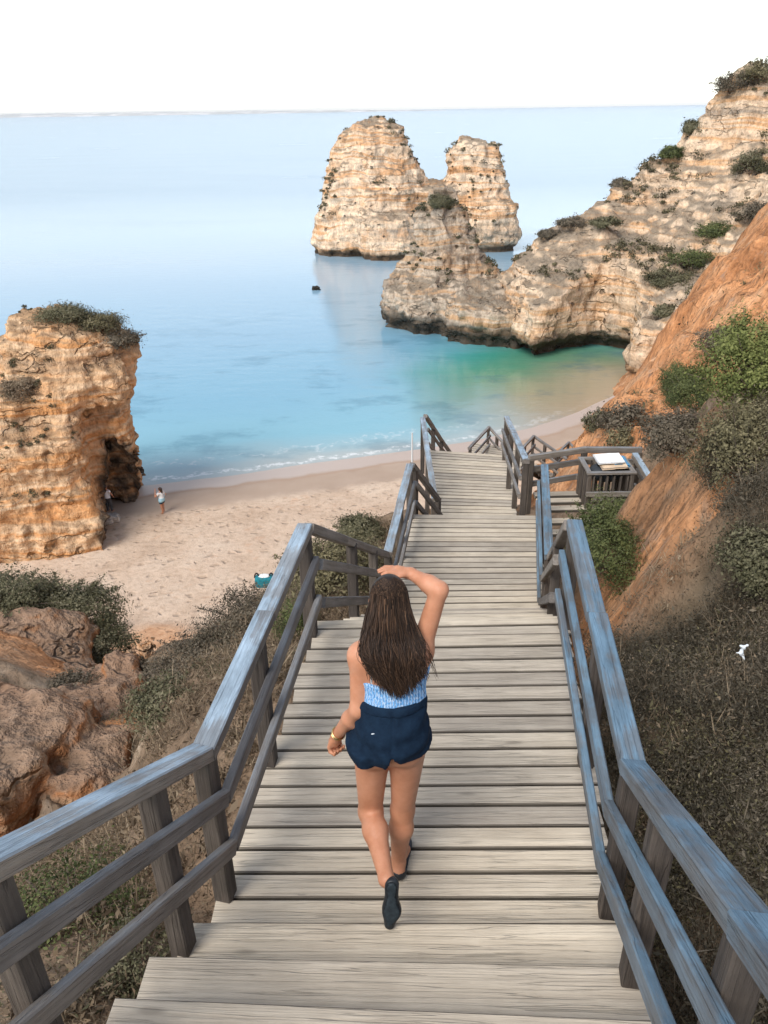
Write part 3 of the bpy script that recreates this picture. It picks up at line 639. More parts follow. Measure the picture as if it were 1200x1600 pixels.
def V3(p): return Vector((float(p[0]), float(p[1]), float(p[2])))
def deck(name, label, L0, L1, R0, R1, n, pitch_gap=.0135, th=.045, cat='boardwalk', mat=None, jit=.012, joists=True):
    """a level run of planks between a left and a right edge"""
    L0, L1, R0, R1 = map(V3, (L0, L1, R0, R1)); root = empty(name, (L0+R0)/2-Vector((0, 0, .05)), label, cat)
    for i in range(n):
        t0, t1 = i/n, (i+1)/n; tm = (t0+t1)/2
        a = L0.lerp(L1, tm); b = R0.lerp(R1, tm); wd = ((L0.lerp(L1, t1)-L0.lerp(L1, t0)).length+(R0.lerp(R1, t1)-R0.lerp(R1, t0)).length)/2-pitch_gap
        d = (b-a).normalized(); a = a-d*random.uniform(-jit, jit*2.2); b = b+d*random.uniform(-jit, jit*2.2)
        z = -th/2+random.uniform(-.0025, .0025); a.z += z; b.z += z+random.uniform(-.002, .002)
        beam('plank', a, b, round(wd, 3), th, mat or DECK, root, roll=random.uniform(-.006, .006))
    if joists:
        for k in (.06, .5, .94):
            a = L0.lerp(R0, k); b = L1.lerp(R1, k); a.z -= th+.075; b.z -= th+.075
            beam('joist', a, b, .07, .14, POST, root)
    return root
def flight(name, label, L0, L1, R0, R1, n, tread=.21, th=.045, cat='stairs'):
    """n treads going down from edge 0 to edge 1 (both given at the nose)"""
    L0, L1, R0, R1 = map(V3, (L0, L1, R0, R1)); root = empty(name, (L1+R1)/2, label, cat)
    for i in range(n):
        t = (i+.0)/max(1, n-1); a = L0.lerp(L1, t); b = R0.lerp(R1, t)
        fw = ((L1-L0)+(R1-R0)); fw.z = 0; fw.normalize()
        d = (b-a).normalized(); a = a-d*random.uniform(-.01, .03); b = b+d*random.uniform(-.01, .03)
        off = -fw*tread/2; a = a+off; b = b+off; a.z -= th/2; b.z -= th/2
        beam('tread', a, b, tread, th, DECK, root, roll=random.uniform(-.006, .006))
    for (P, Q) in ((L0.lerp(R0, .09), L1.lerp(R1, .09)), (L0.lerp(R0, .91), L1.lerp(R1, .91))):
        P = P.copy(); Q = Q.copy(); P.z -= .24; Q.z -= .24
        beam('stringer', P, Q, .05, .2, POST, root)
    return root

flight('stair_flight', 'wide timber steps in the foreground below the camera', rel(-1.45, -.35, 1.5), rel(-.845, 2.17, 3.08), rel(.72, -.75, 1.5), rel(1.03, 2.13, 3.08), 11, tread=.205)
deck('stair_landing', 'long plank landing under the walking woman', rel(-.83, 2.275, 3.25), rel(-.50, 4.42, 3.25), rel(1.04, 2.24, 3.25), rel(1.26, 4.42, 3.25), 16, mat=DECK)
deck('stair_landing', 'two wide end planks of the landing just past the woman', rel(-.50, 4.425, 3.262), rel(-.46, 4.64, 3.262), rel(1.27, 4.425, 3.262), rel(1.29, 4.66, 3.262), 2, joists=False)
flight('stair_flight', 'steep timber steps between the woman\'s landing and the pale middle landing', rel(-.42, 4.84, 3.42), rel(.0, 7.38, 5.05), rel(1.30, 4.84, 3.42), rel(1.84, 7.36, 5.05), 11, tread=.24)
deck('stair_landing', 'pale middle plank landing beside the wooden litter bin platform', rel(.0, 7.30, 5.2), rel(.37, 10.0, 5.2), rel(1.84, 7.30, 5.2), rel(2.18, 9.9, 5.2), 20)
flight('stair_flight', 'short steps below the middle landing, left of the litter bin', rel(.83, 10.2, 5.4), rel(.86, 11.0, 6.2), rel(2.06, 10.25, 5.4), rel(2.25, 11.0, 6.2), 5, tread=.22)
deck('stair_landing', 'far plank landing overlooking the turquoise water', rel(.83, 11.0, 6.35), rel(.98, 15.1, 6.35), rel(2.22, 11.0, 6.35), rel(2.58, 14.75, 6.35), 29)
flight('stair_flight', 'steep steps dropping from the far landing towards the beach', rel(1.0, 15.35, 6.5), rel(1.9, 20.0, 9.45), rel(2.6, 15.1, 6.5), rel(3.5, 19.8, 9.45), 18, tread=.26)
deck('stair_landing', 'lowest visible landing half hidden behind the far rails', rel(1.9, 20.0, 9.6), rel(3.0, 23.4, 9.6), rel(3.5, 19.8, 9.6), rel(4.6, 22.6, 9.6), 20, joists=False)
flight('stair_flight', 'last steps turning right down to the beach behind the orange slope', rel(4.0, 23.0, 9.8), rel(7.0, 25.4, 12.4), rel(4.9, 21.8, 9.8), rel(7.9, 24.0, 12.4), 14, tread=.26)

def railing(name, label, tops, drop_posts, mat_top, mat_low, side=1, heights=(.0, .34, .62), low_h=.075, top=(.10, .068), cat='railing', n_mid=2, post=.082, skip=()):
    """tops: rail-top line; drop_posts: list of (segment, t, length) posts"""
    tops = [V3(p) for p in tops]; root = empty(name, tops[0]-Vector((0, 0, 1.0)), label, cat)
    inner = []
    for i, (a, b) in enumerate(zip(tops[:-1], tops[1:])):
        d = (b-a); d.z = 0; d.normalize(); nrm = Vector((d.y, -d.x, 0))*side      # towards the walkway
        zb = Vector((0, 0, top[1]/2))
        ext = (b-a).normalized()*.02
        a2 = a-zb-ext*(i > 0); b2 = b-zb+ext*(i < len(tops)-2); m = max(1, int(round((b2-a2).length/1.25)))
        for k in range(m):
            j1 = Vector((random.uniform(-.004, .004), 0, random.uniform(-.003, .003))) if m > 1 else Vector()
            beam('top_rail', a2.lerp(b2, (k+.0015)/m)+j1, a2.lerp(b2, (k+.9985)/m)+j1, top[0], top[1]-.002*((i+k) % 2), mat_top, root)
        if i in skip: continue
        for k in range(n_mid):
            h = Vector((0, 0, heights[k+1]+low_h/2))
            beam('mid_rail' if k == 0 else 'lower_rail', a-h+nrm*.065, b-h+nrm*.065, .04, low_h-.002*(i % 2), mat_low, root)
    for (i, t, ln) in drop_posts:
        a, b = tops[i], tops[i+1]; p = a.lerp(b, t); d = (b-a); d.z = 0; d.normalize()
        q = p-Vector((0, 0, top[1]-.012)); e = p-Vector((0, 0, ln))
        beam('post', e, q, post, post, POST, root, upv=d)
    return root
KL, FL_ = rel(-.765, 2.44, 2.335), rel(-.52, 4.5, 2.395)
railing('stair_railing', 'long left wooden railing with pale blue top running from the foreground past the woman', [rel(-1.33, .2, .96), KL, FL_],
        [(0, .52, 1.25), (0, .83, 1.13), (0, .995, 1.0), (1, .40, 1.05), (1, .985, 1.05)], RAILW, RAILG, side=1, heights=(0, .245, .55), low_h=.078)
railing('stair_railing', 'grey-brown railing descending behind the woman\'s head on the left', [FL_+np.array([.02, .05, -.03]), rel(.02, 7.5, 4.37)],
        [(0, .42, 1.2), (0, .74, 1.2)], RAILG, RAILG, side=1, heights=(0, .27, .58), top=(.07, .07))
railing('stair_railing', 'left railing with pale blue cap beside the middle landing', [rel(.03, 7.55, 4.40), rel(.37, 9.9, 4.36)],
        [(0, .03, 1.1), (0, .5, 1.1), (0, .98, 1.1)], RAILW, RAILG, side=1, heights=(0, .26, .56))
railing('stair_railing', 'short brown railing stepping down at the left end of the middle landing', [rel(.40, 9.98, 4.38), rel(.86, 10.95, 5.43)],
        [(0, .10, 1.1), (0, .97, 1.15)], RAILG, RAILG, side=1, heights=(0, .28, .58), top=(.08, .07))
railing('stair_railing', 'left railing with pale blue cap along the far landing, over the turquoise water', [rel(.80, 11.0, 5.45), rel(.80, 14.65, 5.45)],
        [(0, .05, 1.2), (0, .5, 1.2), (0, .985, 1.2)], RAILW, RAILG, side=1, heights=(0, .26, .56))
railing('stair_railing', 'brown railing descending from the far left corner of the far landing', [rel(.86, 14.85, 5.47), rel(1.95, 19.6, 8.5)],
        [(0, .22, 1.1), (0, .48, 1.1), (0, .74, 1.1)], RAILG, RAILG, side=1, heights=(0, .28, .58), top=(.08, .07))
KR, FR_ = rel(.985, 2.32, 2.345), rel(1.262, 4.55, 2.425)
railing('stair_railing', 'long right wooden railing with sky blue tinted into its worn wood, running out of the foreground', [rel(.585, -.15, .78), KR, FR_],
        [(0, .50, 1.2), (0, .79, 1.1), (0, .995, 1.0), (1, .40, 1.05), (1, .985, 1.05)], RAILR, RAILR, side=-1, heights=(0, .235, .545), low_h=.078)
railing('stair_railing', 'grey railing stepping down right of the woman\'s raised arm', [FR_+np.array([-.02, .05, -.04]), rel(1.80, 7.3, 4.33)],
        [(0, .45, 1.2), (0, .97, 1.2)], RAILG, RAILG, side=-1, heights=(0, .27, .58), top=(.08, .07))
railing('stair_railing', 'right railing with worn, sky-tinted cap beside the middle landing', [rel(1.80, 7.36, 4.36), rel(2.23, 9.85, 4.38)],
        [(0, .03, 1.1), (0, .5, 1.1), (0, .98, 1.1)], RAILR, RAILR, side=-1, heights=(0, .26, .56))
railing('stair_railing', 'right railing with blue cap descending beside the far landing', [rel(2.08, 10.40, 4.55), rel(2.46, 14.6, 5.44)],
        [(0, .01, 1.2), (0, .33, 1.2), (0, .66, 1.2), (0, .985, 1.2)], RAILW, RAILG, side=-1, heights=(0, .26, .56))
railing('stair_railing', 'brown railing descending from the far right corner of the far landing', [rel(2.50, 14.72, 5.5), rel(3.45, 19.5, 8.6)],
        [(0, .25, 1.1), (0, .5, 1.1), (0, .75, 1.1)], RAILG, RAILG, side=-1, heights=(0, .28, .58), top=(.08, .07))
pk = [at(733, 699, 20.3), at(764, 666, 23.3), at(790, 694, 22.6)]
railing('stair_railing', 'peaked railing corner of the lowest landing, nearest the far landing', pk, [(0, .05, 1.0), (0, .98, 1.0), (1, .5, 1.0)], RAILG, RAILG, heights=(0, .28, .58), top=(.08, .07))
pk = [at(812, 704, 20.5), at(834, 680, 22.4), at(886, 716, 21.6)]
railing('stair_railing', 'second peaked railing right of the far landing, lower on the slope', pk, [(0, .35, 1.0), (0, .98, 1.0), (1, .35, 1.0), (1, .7, 1.0)], RAILG, RAILG, heights=(0, .28, .58), top=(.08, .07))
pk = [at(862, 716, 23.5), at(889, 690, 25.6), at(900, 701, 25.2)]
railing('stair_railing', 'small far railing peak beside the orange slope', pk, [(0, .45, .9), (0, .97, .9)], RAILG, RAILG, heights=(0, .28, .58), top=(.08, .07))
pk = [at(884, 712, 23.5), at(909, 688, 26.0)]
railing('stair_railing', 'lowest far railing running into the orange slope', pk, [(0, .4, .9), (0, .97, .9)], RAILW, RAILG, heights=(0, .28, .58), top=(.08, .07))
# platform with the bin
pr = empty('bin_platform', rel(3.0, 10.0, 5.2), 'small slatted platform of three spaced planks under the litter bin', 'platform')
for yy, zz in ((9.45, 5.25), (9.72, 5.22), (10.05, 5.19), (10.30, 5.19), (10.52, 5.19)):
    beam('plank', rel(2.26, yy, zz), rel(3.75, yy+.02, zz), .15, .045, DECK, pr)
railing('platform_railing', 'weathered three-bar railing left of the litter bin', [rel(2.12, 10.44, 4.50), rel(3.0, 10.72, 4.50), rel(3.85, 10.72, 4.52)], [(0, .04, .95), (1, .0, .95), (1, .96, .95)], RAILG, RAILG, side=-1, heights=(0, .22, .46), top=(.06, .09), low_h=.09)
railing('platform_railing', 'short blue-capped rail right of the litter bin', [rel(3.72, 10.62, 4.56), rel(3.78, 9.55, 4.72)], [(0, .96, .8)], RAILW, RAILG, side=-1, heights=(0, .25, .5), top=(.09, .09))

def make_bin():
    c = Vector((3.22, 10.28, CZ-5.165)); root = empty('litter_bin', c, 'slatted wooden litter bin filled to the brim, on the side platform', 'litter bin')
    w2, d2, h = .30, .25, .54
    for sx in (-1, 1):
        for sy in (-1, 1): beam('corner_post', c+Vector((sx*w2, sy*d2, 0)), c+Vector((sx*w2, sy*d2, h)), .06, .06, POST, root, upv=(1, 0, 0))
    for sy in (-1, 1):
        for k in range(6):
            x = -w2+.06+k*(2*w2-.12)/5; beam('slat', c+Vector((x, sy*(d2+.002), .03)), c+Vector((x, sy*(d2+.002), h-.03)), .022, .078, POST, root, upv=(0, 1, 0))
        beam('band', c+Vector((-w2-.04, sy*(d2+.045), h*.44)), c+Vector((w2+.04, sy*(d2+.045), h*.44)), .03, .08, RAILG, root)
        beam('rim', c+Vector((-w2-.05, sy*(d2+.01), h+.015)), c+Vector((w2+.05, sy*(d2+.01), h+.015)), .07, .035, RAILG, root)
    for sx in (-1, 1):
        for k in range(5):
            y = -d2+.06+k*(2*d2-.12)/4; beam('slat', c+Vector((sx*(w2+.002), y, .03)), c+Vector((sx*(w2+.002), y, h-.03)), .022, .078, POST, root, upv=(1, 0, 0))
        beam('rim', c+Vector((sx*(w2+.012), -d2, h+.022)), c+Vector((sx*(w2+.012), d2, h+.022)), .07, .03, RAILG, root)
    M = Mat('dark_bin_liner', .5); lin = M.done((.03, .035, .04), None, M.bump(M.noise(M.obj(), 12), .6, .03))
    f = Field(c+Vector((-w2+.02, -d2+.02, .1)), c+Vector((w2-.02, d2-.02, h+.02)), .02)
    f.ell(c+Vector((0, 0, .45)), (.25, .21, .13), 0); V, F = f.mesh(); link('bin_liner', mesh_np('bin_liner', V, F), lin, root)
    # cardboard and paper lying on top
    M = Mat('cardboard', .9); card = M.done(M.ramp(M.noise(M.obj(), 6), [(.3, (.55, .40, .27)), (.7, (.68, .52, .36))]))
    M = Mat('white_paper', .8); pap = M.done(M.ramp(M.noise(M.obj(), 5), [(.3, (.68, .68, .67)), (.7, (.82, .82, .80))]))
    M = Mat('blue_plastic_bag', .4); blu = M.done(M.ramp(M.noise(M.obj(), 9), [(.3, (.04, .17, .34)), (.7, (.08, .30, .50))]))
    def sheet(nm, lab, cat, lo, hi, z, mat, th, seed, tilt):
        n = 12; u, v = np.meshgrid(np.linspace(0, 1, n), np.linspace(0, 1, n), indexing='ij')
        x = lo[0]+(hi[0]-lo[0])*u; y = lo[1]+(hi[1]-lo[1])*v; zz = z+tilt*(u-.5)+.012*noise2(x, y, 9, 2, seed=seed)
        T = np.stack([x, y, zz+th], -1).reshape(-1, 3); B = np.stack([x, y, zz], -1).reshape(-1, 3); nn = n*n
        F = np.concatenate([grid_faces(n, n), grid_faces(n, n)[:, ::-1]+nn])
        ed = []
        bd = [i*n for i in range(n)]+[(n-1)*n+j for j in range(1, n)]+[i*n+n-1 for i in range(n-2, -1, -1)]+[j for j in range(n-2, 0, -1)]
        for a, b in zip(bd, bd[1:]+bd[:1]): ed.append((b, a, a+nn, b+nn))
        F = np.concatenate([F, np.array(ed)[:, ::-1]])
        return tag(link(nm, mesh_np(nm, np.concatenate([T, B]), F, smooth=False), mat), lab, cat)
    x, y, z = c
    sheet('plastic_bag', 'blue plastic bag edge on the right of the full litter bin', 'bag', (x+.08, y-.12), (x+.30, y+.24), z+h+.045, blu, .03, 1, -.03)
    sheet('cardboard_sheet', 'flat beige cardboard lying on the litter bin', 'cardboard', (x-.12, y-.22), (x+.24, y+.12), z+h+.052, card, .02, 2, .03)
    sheet('paper_sheet', 'white paper sheet on top of the cardboard in the bin', 'paper', (x-.16, y-.12), (x+.22, y+.22), z+h+.095, pap, .012, 3, .02)
make_bin()
# ================================================================== plants
from mathutils.bvhtree import BVHTree
def bvh_of(o):
    me = o.data; n = len(me.vertices); V = np.empty(n*3, np.float32); me.vertices.foreach_get('co', V); V = V.reshape(-1, 3)
    F = np.empty(len(me.loops), np.int32); me.loops.foreach_get('vertex_index', F)
    return BVHTree.FromPolygons([tuple(map(float, v)) for v in V], [tuple(map(int, f)) for f in F.reshape(len(me.polygons), -1)])
BV = {}
def hit(o, px, py):
    if o.name not in BV: BV[o.name] = bvh_of(o)
    h = BV[o.name].ray_cast(Vector((0, 0, CZ)), Vector(ray(px, py)).normalized())
    return None if h[0] is None else (np.array(h[0]), np.array(h[1]))
def on_hill(px, py):
    h = hit(HILL, px, py); return h[0] if h else at(px, py, 8)
def proj(P):
    X, Y, Z = P[:, 0], P[:, 1], P[:, 2]-CZ; z = Y*_c-Z*_s; u = X/z*FPX; v = (-Z*_c-Y*_s)/z*FPX
    return 600+u*math.cos(ROLL)+v*math.sin(ROLL), 800-u*math.sin(ROLL)+v*math.cos(ROLL)
def in_poly(px, py, poly):
    ins = np.zeros(px.shape, bool)
    for (x0, y0), (x1, y1) in zip(poly, poly[1:]+poly[:1]):
        ins ^= ((y0 > py) != (y1 > py)) & (px < (x1-x0)*(py-y0)/((y1-y0) or 1e-9)+x0)
    return ins

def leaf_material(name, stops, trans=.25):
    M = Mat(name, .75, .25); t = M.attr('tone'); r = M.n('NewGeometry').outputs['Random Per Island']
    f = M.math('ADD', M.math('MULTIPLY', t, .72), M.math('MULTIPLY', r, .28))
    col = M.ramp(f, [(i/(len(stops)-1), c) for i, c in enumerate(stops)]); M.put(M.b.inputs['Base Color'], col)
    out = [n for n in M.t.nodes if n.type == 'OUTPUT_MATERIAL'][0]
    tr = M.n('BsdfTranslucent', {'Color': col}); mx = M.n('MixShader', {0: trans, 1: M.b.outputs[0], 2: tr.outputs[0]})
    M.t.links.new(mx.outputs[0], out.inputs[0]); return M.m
LEAF_G = leaf_material('green_shrub_leaves', [(.026, .032, .014), (.060, .075, .028), (.110, .130, .046), (.18, .195, .075)])
LEAF_Y = leaf_material('yellow_green_leaves', [(.045, .055, .016), (.10, .12, .034), (.18, .20, .06), (.27, .28, .10)])
LEAF_O = leaf_material('olive_brown_leaves', [(0.041, 0.036, 0.023), (0.101, 0.089, 0.051), (0.176, 0.155, 0.081), (0.284, 0.243, 0.142)])
LEAF_D = leaf_material('dark_grey_brush', [(.034, .029, .020), (.082, .070, .048), (.15, .125, .088), (.25, .205, .15)])
LEAF_GG = leaf_material('grey_green_leaves', [(.040, .039, .022), (.090, .088, .046), (.155, .145, .082), (.24, .215, .135)])
LEAF_B = leaf_material('dry_brown_brush', [(0.068, 0.049, 0.032), (0.149, 0.108, 0.070), (0.243, 0.182, 0.119), (0.378, 0.297, 0.203)])
STEM = Mat('twig_bark').done((.17, .13, .10))

def leaf_quads(C, N, size, ratio=.5, rng=RNG, blade=False):
    n = len(C); r = rng.normal(size=(n, 3)); N = N/np.maximum(np.linalg.norm(N, axis=1), 1e-9)[:, None]
    if blade: u = N
    else:
        u = np.cross(N, r); u /= np.maximum(np.linalg.norm(u, axis=1), 1e-9)[:, None]
    v = np.cross(N if not blade else r, u); v /= np.maximum(np.linalg.norm(v, axis=1), 1e-9)[:, None]
    s = size[:, None]; b = (s*.12)*N
    V = np.stack([C-u*s*.5, C+v*s*.5*ratio-b*(not blade), C+u*s*.5, C-v*s*.5*ratio-b*(not blade)], 1).reshape(-1, 3)
    return V, np.arange(n*4).reshape(n, 4)
def tube_mesh(paths, name, sides=4):
    Vs, Fs, k = [], [], 0
    for P, R in paths:
        P = np.asarray(P, float); m = len(P); T = np.gradient(P, axis=0); T /= np.maximum(np.linalg.norm(T, axis=1), 1e-9)[:, None]
        A = np.cross(T, np.array([.31, .77, .55])); A /= np.maximum(np.linalg.norm(A, axis=1), 1e-9)[:, None]; B = np.cross(T, A)
        for j in range(sides):
            a = 2*math.pi*j/sides; Vs.append(P+(A*math.cos(a)+B*math.sin(a))*np.asarray(R)[:, None])
        for j in range(sides):
            i = np.arange(m-1); j2 = (j+1) % sides
            Fs.append(np.stack([k+j*m+i, k+j2*m+i, k+j2*m+i+1, k+j*m+i+1], 1))
        k += m*sides
    return mesh_np(name, np.concatenate(Vs), np.concatenate(Fs))
def bush(name, label, c, r, n, leaf, mat, clumps=60, sig=.2, ratio=.5, up=.25, cat='bush', stems=9, seed=0, low=-.25, group=None):
    rg = np.random.default_rng(100+seed); c = np.asarray(c, float); r = np.asarray(r, float)
    d = rg.normal(size=(clumps*3, 3)); d /= np.linalg.norm(d, axis=1)[:, None]; d = d[d[:, 2] > low][:clumps]
    rad = .80+.55*pnoise((d*1.7+seed*3.1).astype(np.float32))+rg.uniform(-.16, .16, len(d))
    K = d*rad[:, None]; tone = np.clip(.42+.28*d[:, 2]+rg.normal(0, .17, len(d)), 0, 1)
    w_ = rg.integers(0, len(K), n); g = rg.normal(size=(n, 3))*sig*(.7+.6*rg.random((n, 1)))
    P = K[w_]+g; N = d[w_]+g*2.2+rg.normal(size=(n, 3))*.55; N[:, 2] += up
    ns = int(n*.14); sp = rg.normal(size=(26, 3)); sp /= np.linalg.norm(sp, axis=1)[:, None]; sp[:, 2] = np.abs(sp[:, 2])*.9+.1; L_ = rg.uniform(1.0, 1.42, 26)
    wi = rg.integers(0, 26, ns); tt = rg.uniform(.55, 1, ns); bend = np.zeros((ns, 3)); bend[:, 2] = -.12*tt**3
    P[:ns] = sp[wi]*(L_[wi]*tt)[:, None]+bend+rg.normal(size=(ns, 3))*.035; N[:ns] = rg.normal(size=(ns, 3))+[0, 0, .5]
    root = empty(name, c, label, cat, group)
    V, F = leaf_quads(c+P*r, N, leaf*rg.lognormal(0, .35, n), ratio, rg)
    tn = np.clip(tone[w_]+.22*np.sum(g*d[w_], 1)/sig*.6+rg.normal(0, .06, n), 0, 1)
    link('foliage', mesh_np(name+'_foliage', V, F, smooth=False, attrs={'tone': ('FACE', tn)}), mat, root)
    paths = []
    for k in range(min(stems, len(K))):
        e = c+K[k]*r*.95; b = c+np.array([rg.normal()*.05, rg.normal()*.05, -r[2]*.55]); m = (b+e)/2+rg.normal(size=3)*r*.10
        t = np.linspace(0, 1, 6)[:, None]; q = (1-t)**2*b+2*t*(1-t)*m+t*t*e; paths.append((q, np.linspace(.028, .008, 6)*max(r[0], .3)))
    for k in range(26):
        t = np.linspace(0, 1, 5)[:, None]; e = sp[k]*L_[k]; q = np.array([0, 0, -.5])*(1-t)+e*t; q[:, 2] -= .12*t[:, 0]**3; paths.append((c+q*r, np.linspace(.016, .005, 5)*max(r[0], .3)))
    if paths: link('stem', tube_mesh(paths, name+'_stem'), STEM, root)
    return root
def hb(name, label, px, py, r, n, leaf, mat, lift=.3, **k):
    c = on_hill(px, py); return bush(name, label, c+np.array([0, 0, r[2]*lift]), r, n, leaf, mat, **k)

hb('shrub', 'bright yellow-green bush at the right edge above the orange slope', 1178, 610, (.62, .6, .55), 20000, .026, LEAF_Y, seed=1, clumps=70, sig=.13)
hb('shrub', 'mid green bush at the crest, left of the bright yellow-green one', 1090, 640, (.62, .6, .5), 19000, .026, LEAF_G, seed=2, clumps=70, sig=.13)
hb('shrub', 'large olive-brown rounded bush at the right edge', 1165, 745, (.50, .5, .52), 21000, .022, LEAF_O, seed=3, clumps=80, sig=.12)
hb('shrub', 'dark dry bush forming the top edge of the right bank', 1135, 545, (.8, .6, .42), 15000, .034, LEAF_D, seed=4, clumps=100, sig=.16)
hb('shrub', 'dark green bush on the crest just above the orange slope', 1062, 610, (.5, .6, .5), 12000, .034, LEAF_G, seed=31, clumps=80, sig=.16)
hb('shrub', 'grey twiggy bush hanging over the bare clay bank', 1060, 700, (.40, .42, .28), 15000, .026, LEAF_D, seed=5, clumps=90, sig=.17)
bush('shrub', 'green bush growing between the steps and the clay bank', at(942, 862, 7.7), (.36, .7, .46), 17000, .024, LEAF_G, seed=7, clumps=100, sig=.15)
bush('shrub', 'low green bush by the platform planks under the litter bin', at(985, 815, 9.0), (.30, .4, .30), 8000, .026, LEAF_G, seed=27, clumps=70, sig=.16)
hb('shrub', 'dark grey-green bush low at the right edge of the bank', 1200, 900, (.36, .4, .26), 14000, .022, LEAF_GG, seed=8, clumps=90, sig=.17)
hb('shrub', 'grey shrub on the orange slope above the bin', 985, 665, (.75, .7, .42), 6000, .06, LEAF_D, seed=9, lift=.1)
hb('shrub', 'tiny green tuft where the orange slope meets the sand', 934, 668, (.35, .35, .35), 2500, .06, LEAF_GG, seed=10, lift=.2)
hb('shrub', 'small brown tuft low on the orange slope beside the bin', 972, 695, (.35, .35, .3), 2000, .05, LEAF_O, seed=11, lift=.2)
hb('shrub', 'large dark green bush at the head of the left gully', 105, 975, (1.25, .9, .7), 26000, .045, LEAF_GG, seed=12, clumps=130, sig=.13, lift=.35)
hb('shrub', 'smaller grey-green bush right of the large gully bush', 158, 1022, (.7, .7, .55), 13000, .042, LEAF_GG, seed=13, clumps=80, sig=.15, lift=.2)
hb('shrub', 'grey-green bush at the far left edge over the beach', 5, 945, (1.0, .8, .45), 13000, .045, LEAF_GG, seed=14, clumps=80, lift=.3)
hb('shrub', 'low grey bush on the clay ridge left of the steps', 118, 1090, (.5, .42, .26), 11000, .034, LEAF_D, seed=15, clumps=80, lift=.2)
hb('shrub', 'grey-green clump on the clay block at the left edge', 20, 1125, (.4, .4, .18), 9000, .032, LEAF_GG, seed=16, lift=.15)
hb('shrub', 'green tuft on the dry slope in the left gully', 262, 1105, (.35, .35, .2), 5000, .03, LEAF_GG, seed=17, lift=.2)
hb('shrub', 'grey-green bush behind the left railing above the sand', 562, 836, (.45, .45, .22), 12000, .04, LEAF_GG, seed=18, clumps=90, lift=.3)
hb('shrub', 'dry olive bush seen between the rails left of the woman\'s head', 520, 905, (.7, .6, .45), 11000, .034, LEAF_O, seed=19, clumps=90, lift=.2)
hb('shrub', 'small green bush behind the lower left rail', 462, 985, (.28, .28, .28), 7000, .02, LEAF_G, seed=20, lift=.2)
hb('shrub', 'dark shrub at the top of the far dry slope', 395, 968, (.7, .7, .2), 9000, .028, LEAF_D, seed=21, lift=.15)
hb('shrub', 'olive shrub midway down the dry slope', 322, 1030, (.6, .6, .18), 9000, .028, LEAF_D, seed=22, lift=.15)
hb('shrub', 'dark shrub over the hollow at the foot of the dry slope', 240, 1068, (.5, .5, .24), 9000, .038, LEAF_D, seed=23, lift=.2)
hb('shrub', 'low green weed patch behind the lowest left rail', 110, 1440, (.42, .4, .2), 7000, .018, LEAF_G, seed=24, lift=.2)
hb('shrub', 'dark weed tuft beside the foreground steps at the lower left', 215, 1530, (.25, .3, .16), 6000, .016, LEAF_GG, seed=25, lift=.1)
for k, (px, py, r, lab, m) in enumerate(((690, 316, .95, 'round dark bush on the tip of the rock pinnacle', LEAF_GG),)):
    h = hit(PINN, px, py+18) or hit(PINN, px, py+40)
    bush('shrub', lab, h[0]+np.array([0, 1.0, .9]), (1.25, 1.2, .95), 7000, .13, m, seed=40+k, clumps=70)
# shrubs on the headland
for k, (px, py, rx, rz, lab, m) in enumerate((
        (1080, 410, 2.6, 1.2, 'wide dark green shrub in the fold of the headland', LEAF_G), (1045, 440, 2.2, 1.0, 'dark shrub at the lower end of the headland fold', LEAF_GG), (1120, 365, 2.0, 1.0, 'dark shrub at the upper end of the headland fold', LEAF_G),
        (1172, 265, 1.8, 1.4, 'dark green shrub on the upper headland near the right edge', LEAF_GG), (1150, 135, 2.4, 1.2, 'grey bush on the highest crest of the headland', LEAF_D), (1190, 120, 2.4, 1.5, 'olive bush on the crest at the right edge', LEAF_O),
        (1048, 236, 1.2, .8, 'small dark shrub on the headland skyline', LEAF_G), (1082, 205, 1.0, .9, 'small shrub on the skyline below the crest', LEAF_GG), (970, 290, 1.1, .6, 'low shrub halfway up the headland skyline', LEAF_D), (895, 350, 1.5, .6, 'long low scrub patch on the lower headland skyline', LEAF_D), (858, 368, 1.2, .55, 'low scrub at the seaward end of the headland skyline', LEAF_D), (945, 350, 1.5, .6, 'grey-green scrub patch on the headland top', LEAF_GG),
        (1040, 490, 1.0, .7, 'small shrub low on the headland beside the orange slope', LEAF_GG), (1110, 470, 1.6, .9, 'dark shrub above the orange slope on the headland', LEAF_D), (1190, 340, 2.2, 1.2, 'violet-grey bush where the headland meets the orange slope', LEAF_D))):
    h = None
    for dy in (0, 6, 12, 20, 30, 45):
        h = hit(HEAD, px, py+dy)
        if h: break
    if h: bush('shrub', lab, h[0]+np.array([0, -.1, rz*.1]), (rx, 1.3, rz), 5500, .14, m, seed=50+k, clumps=34, stems=4, sig=.17)

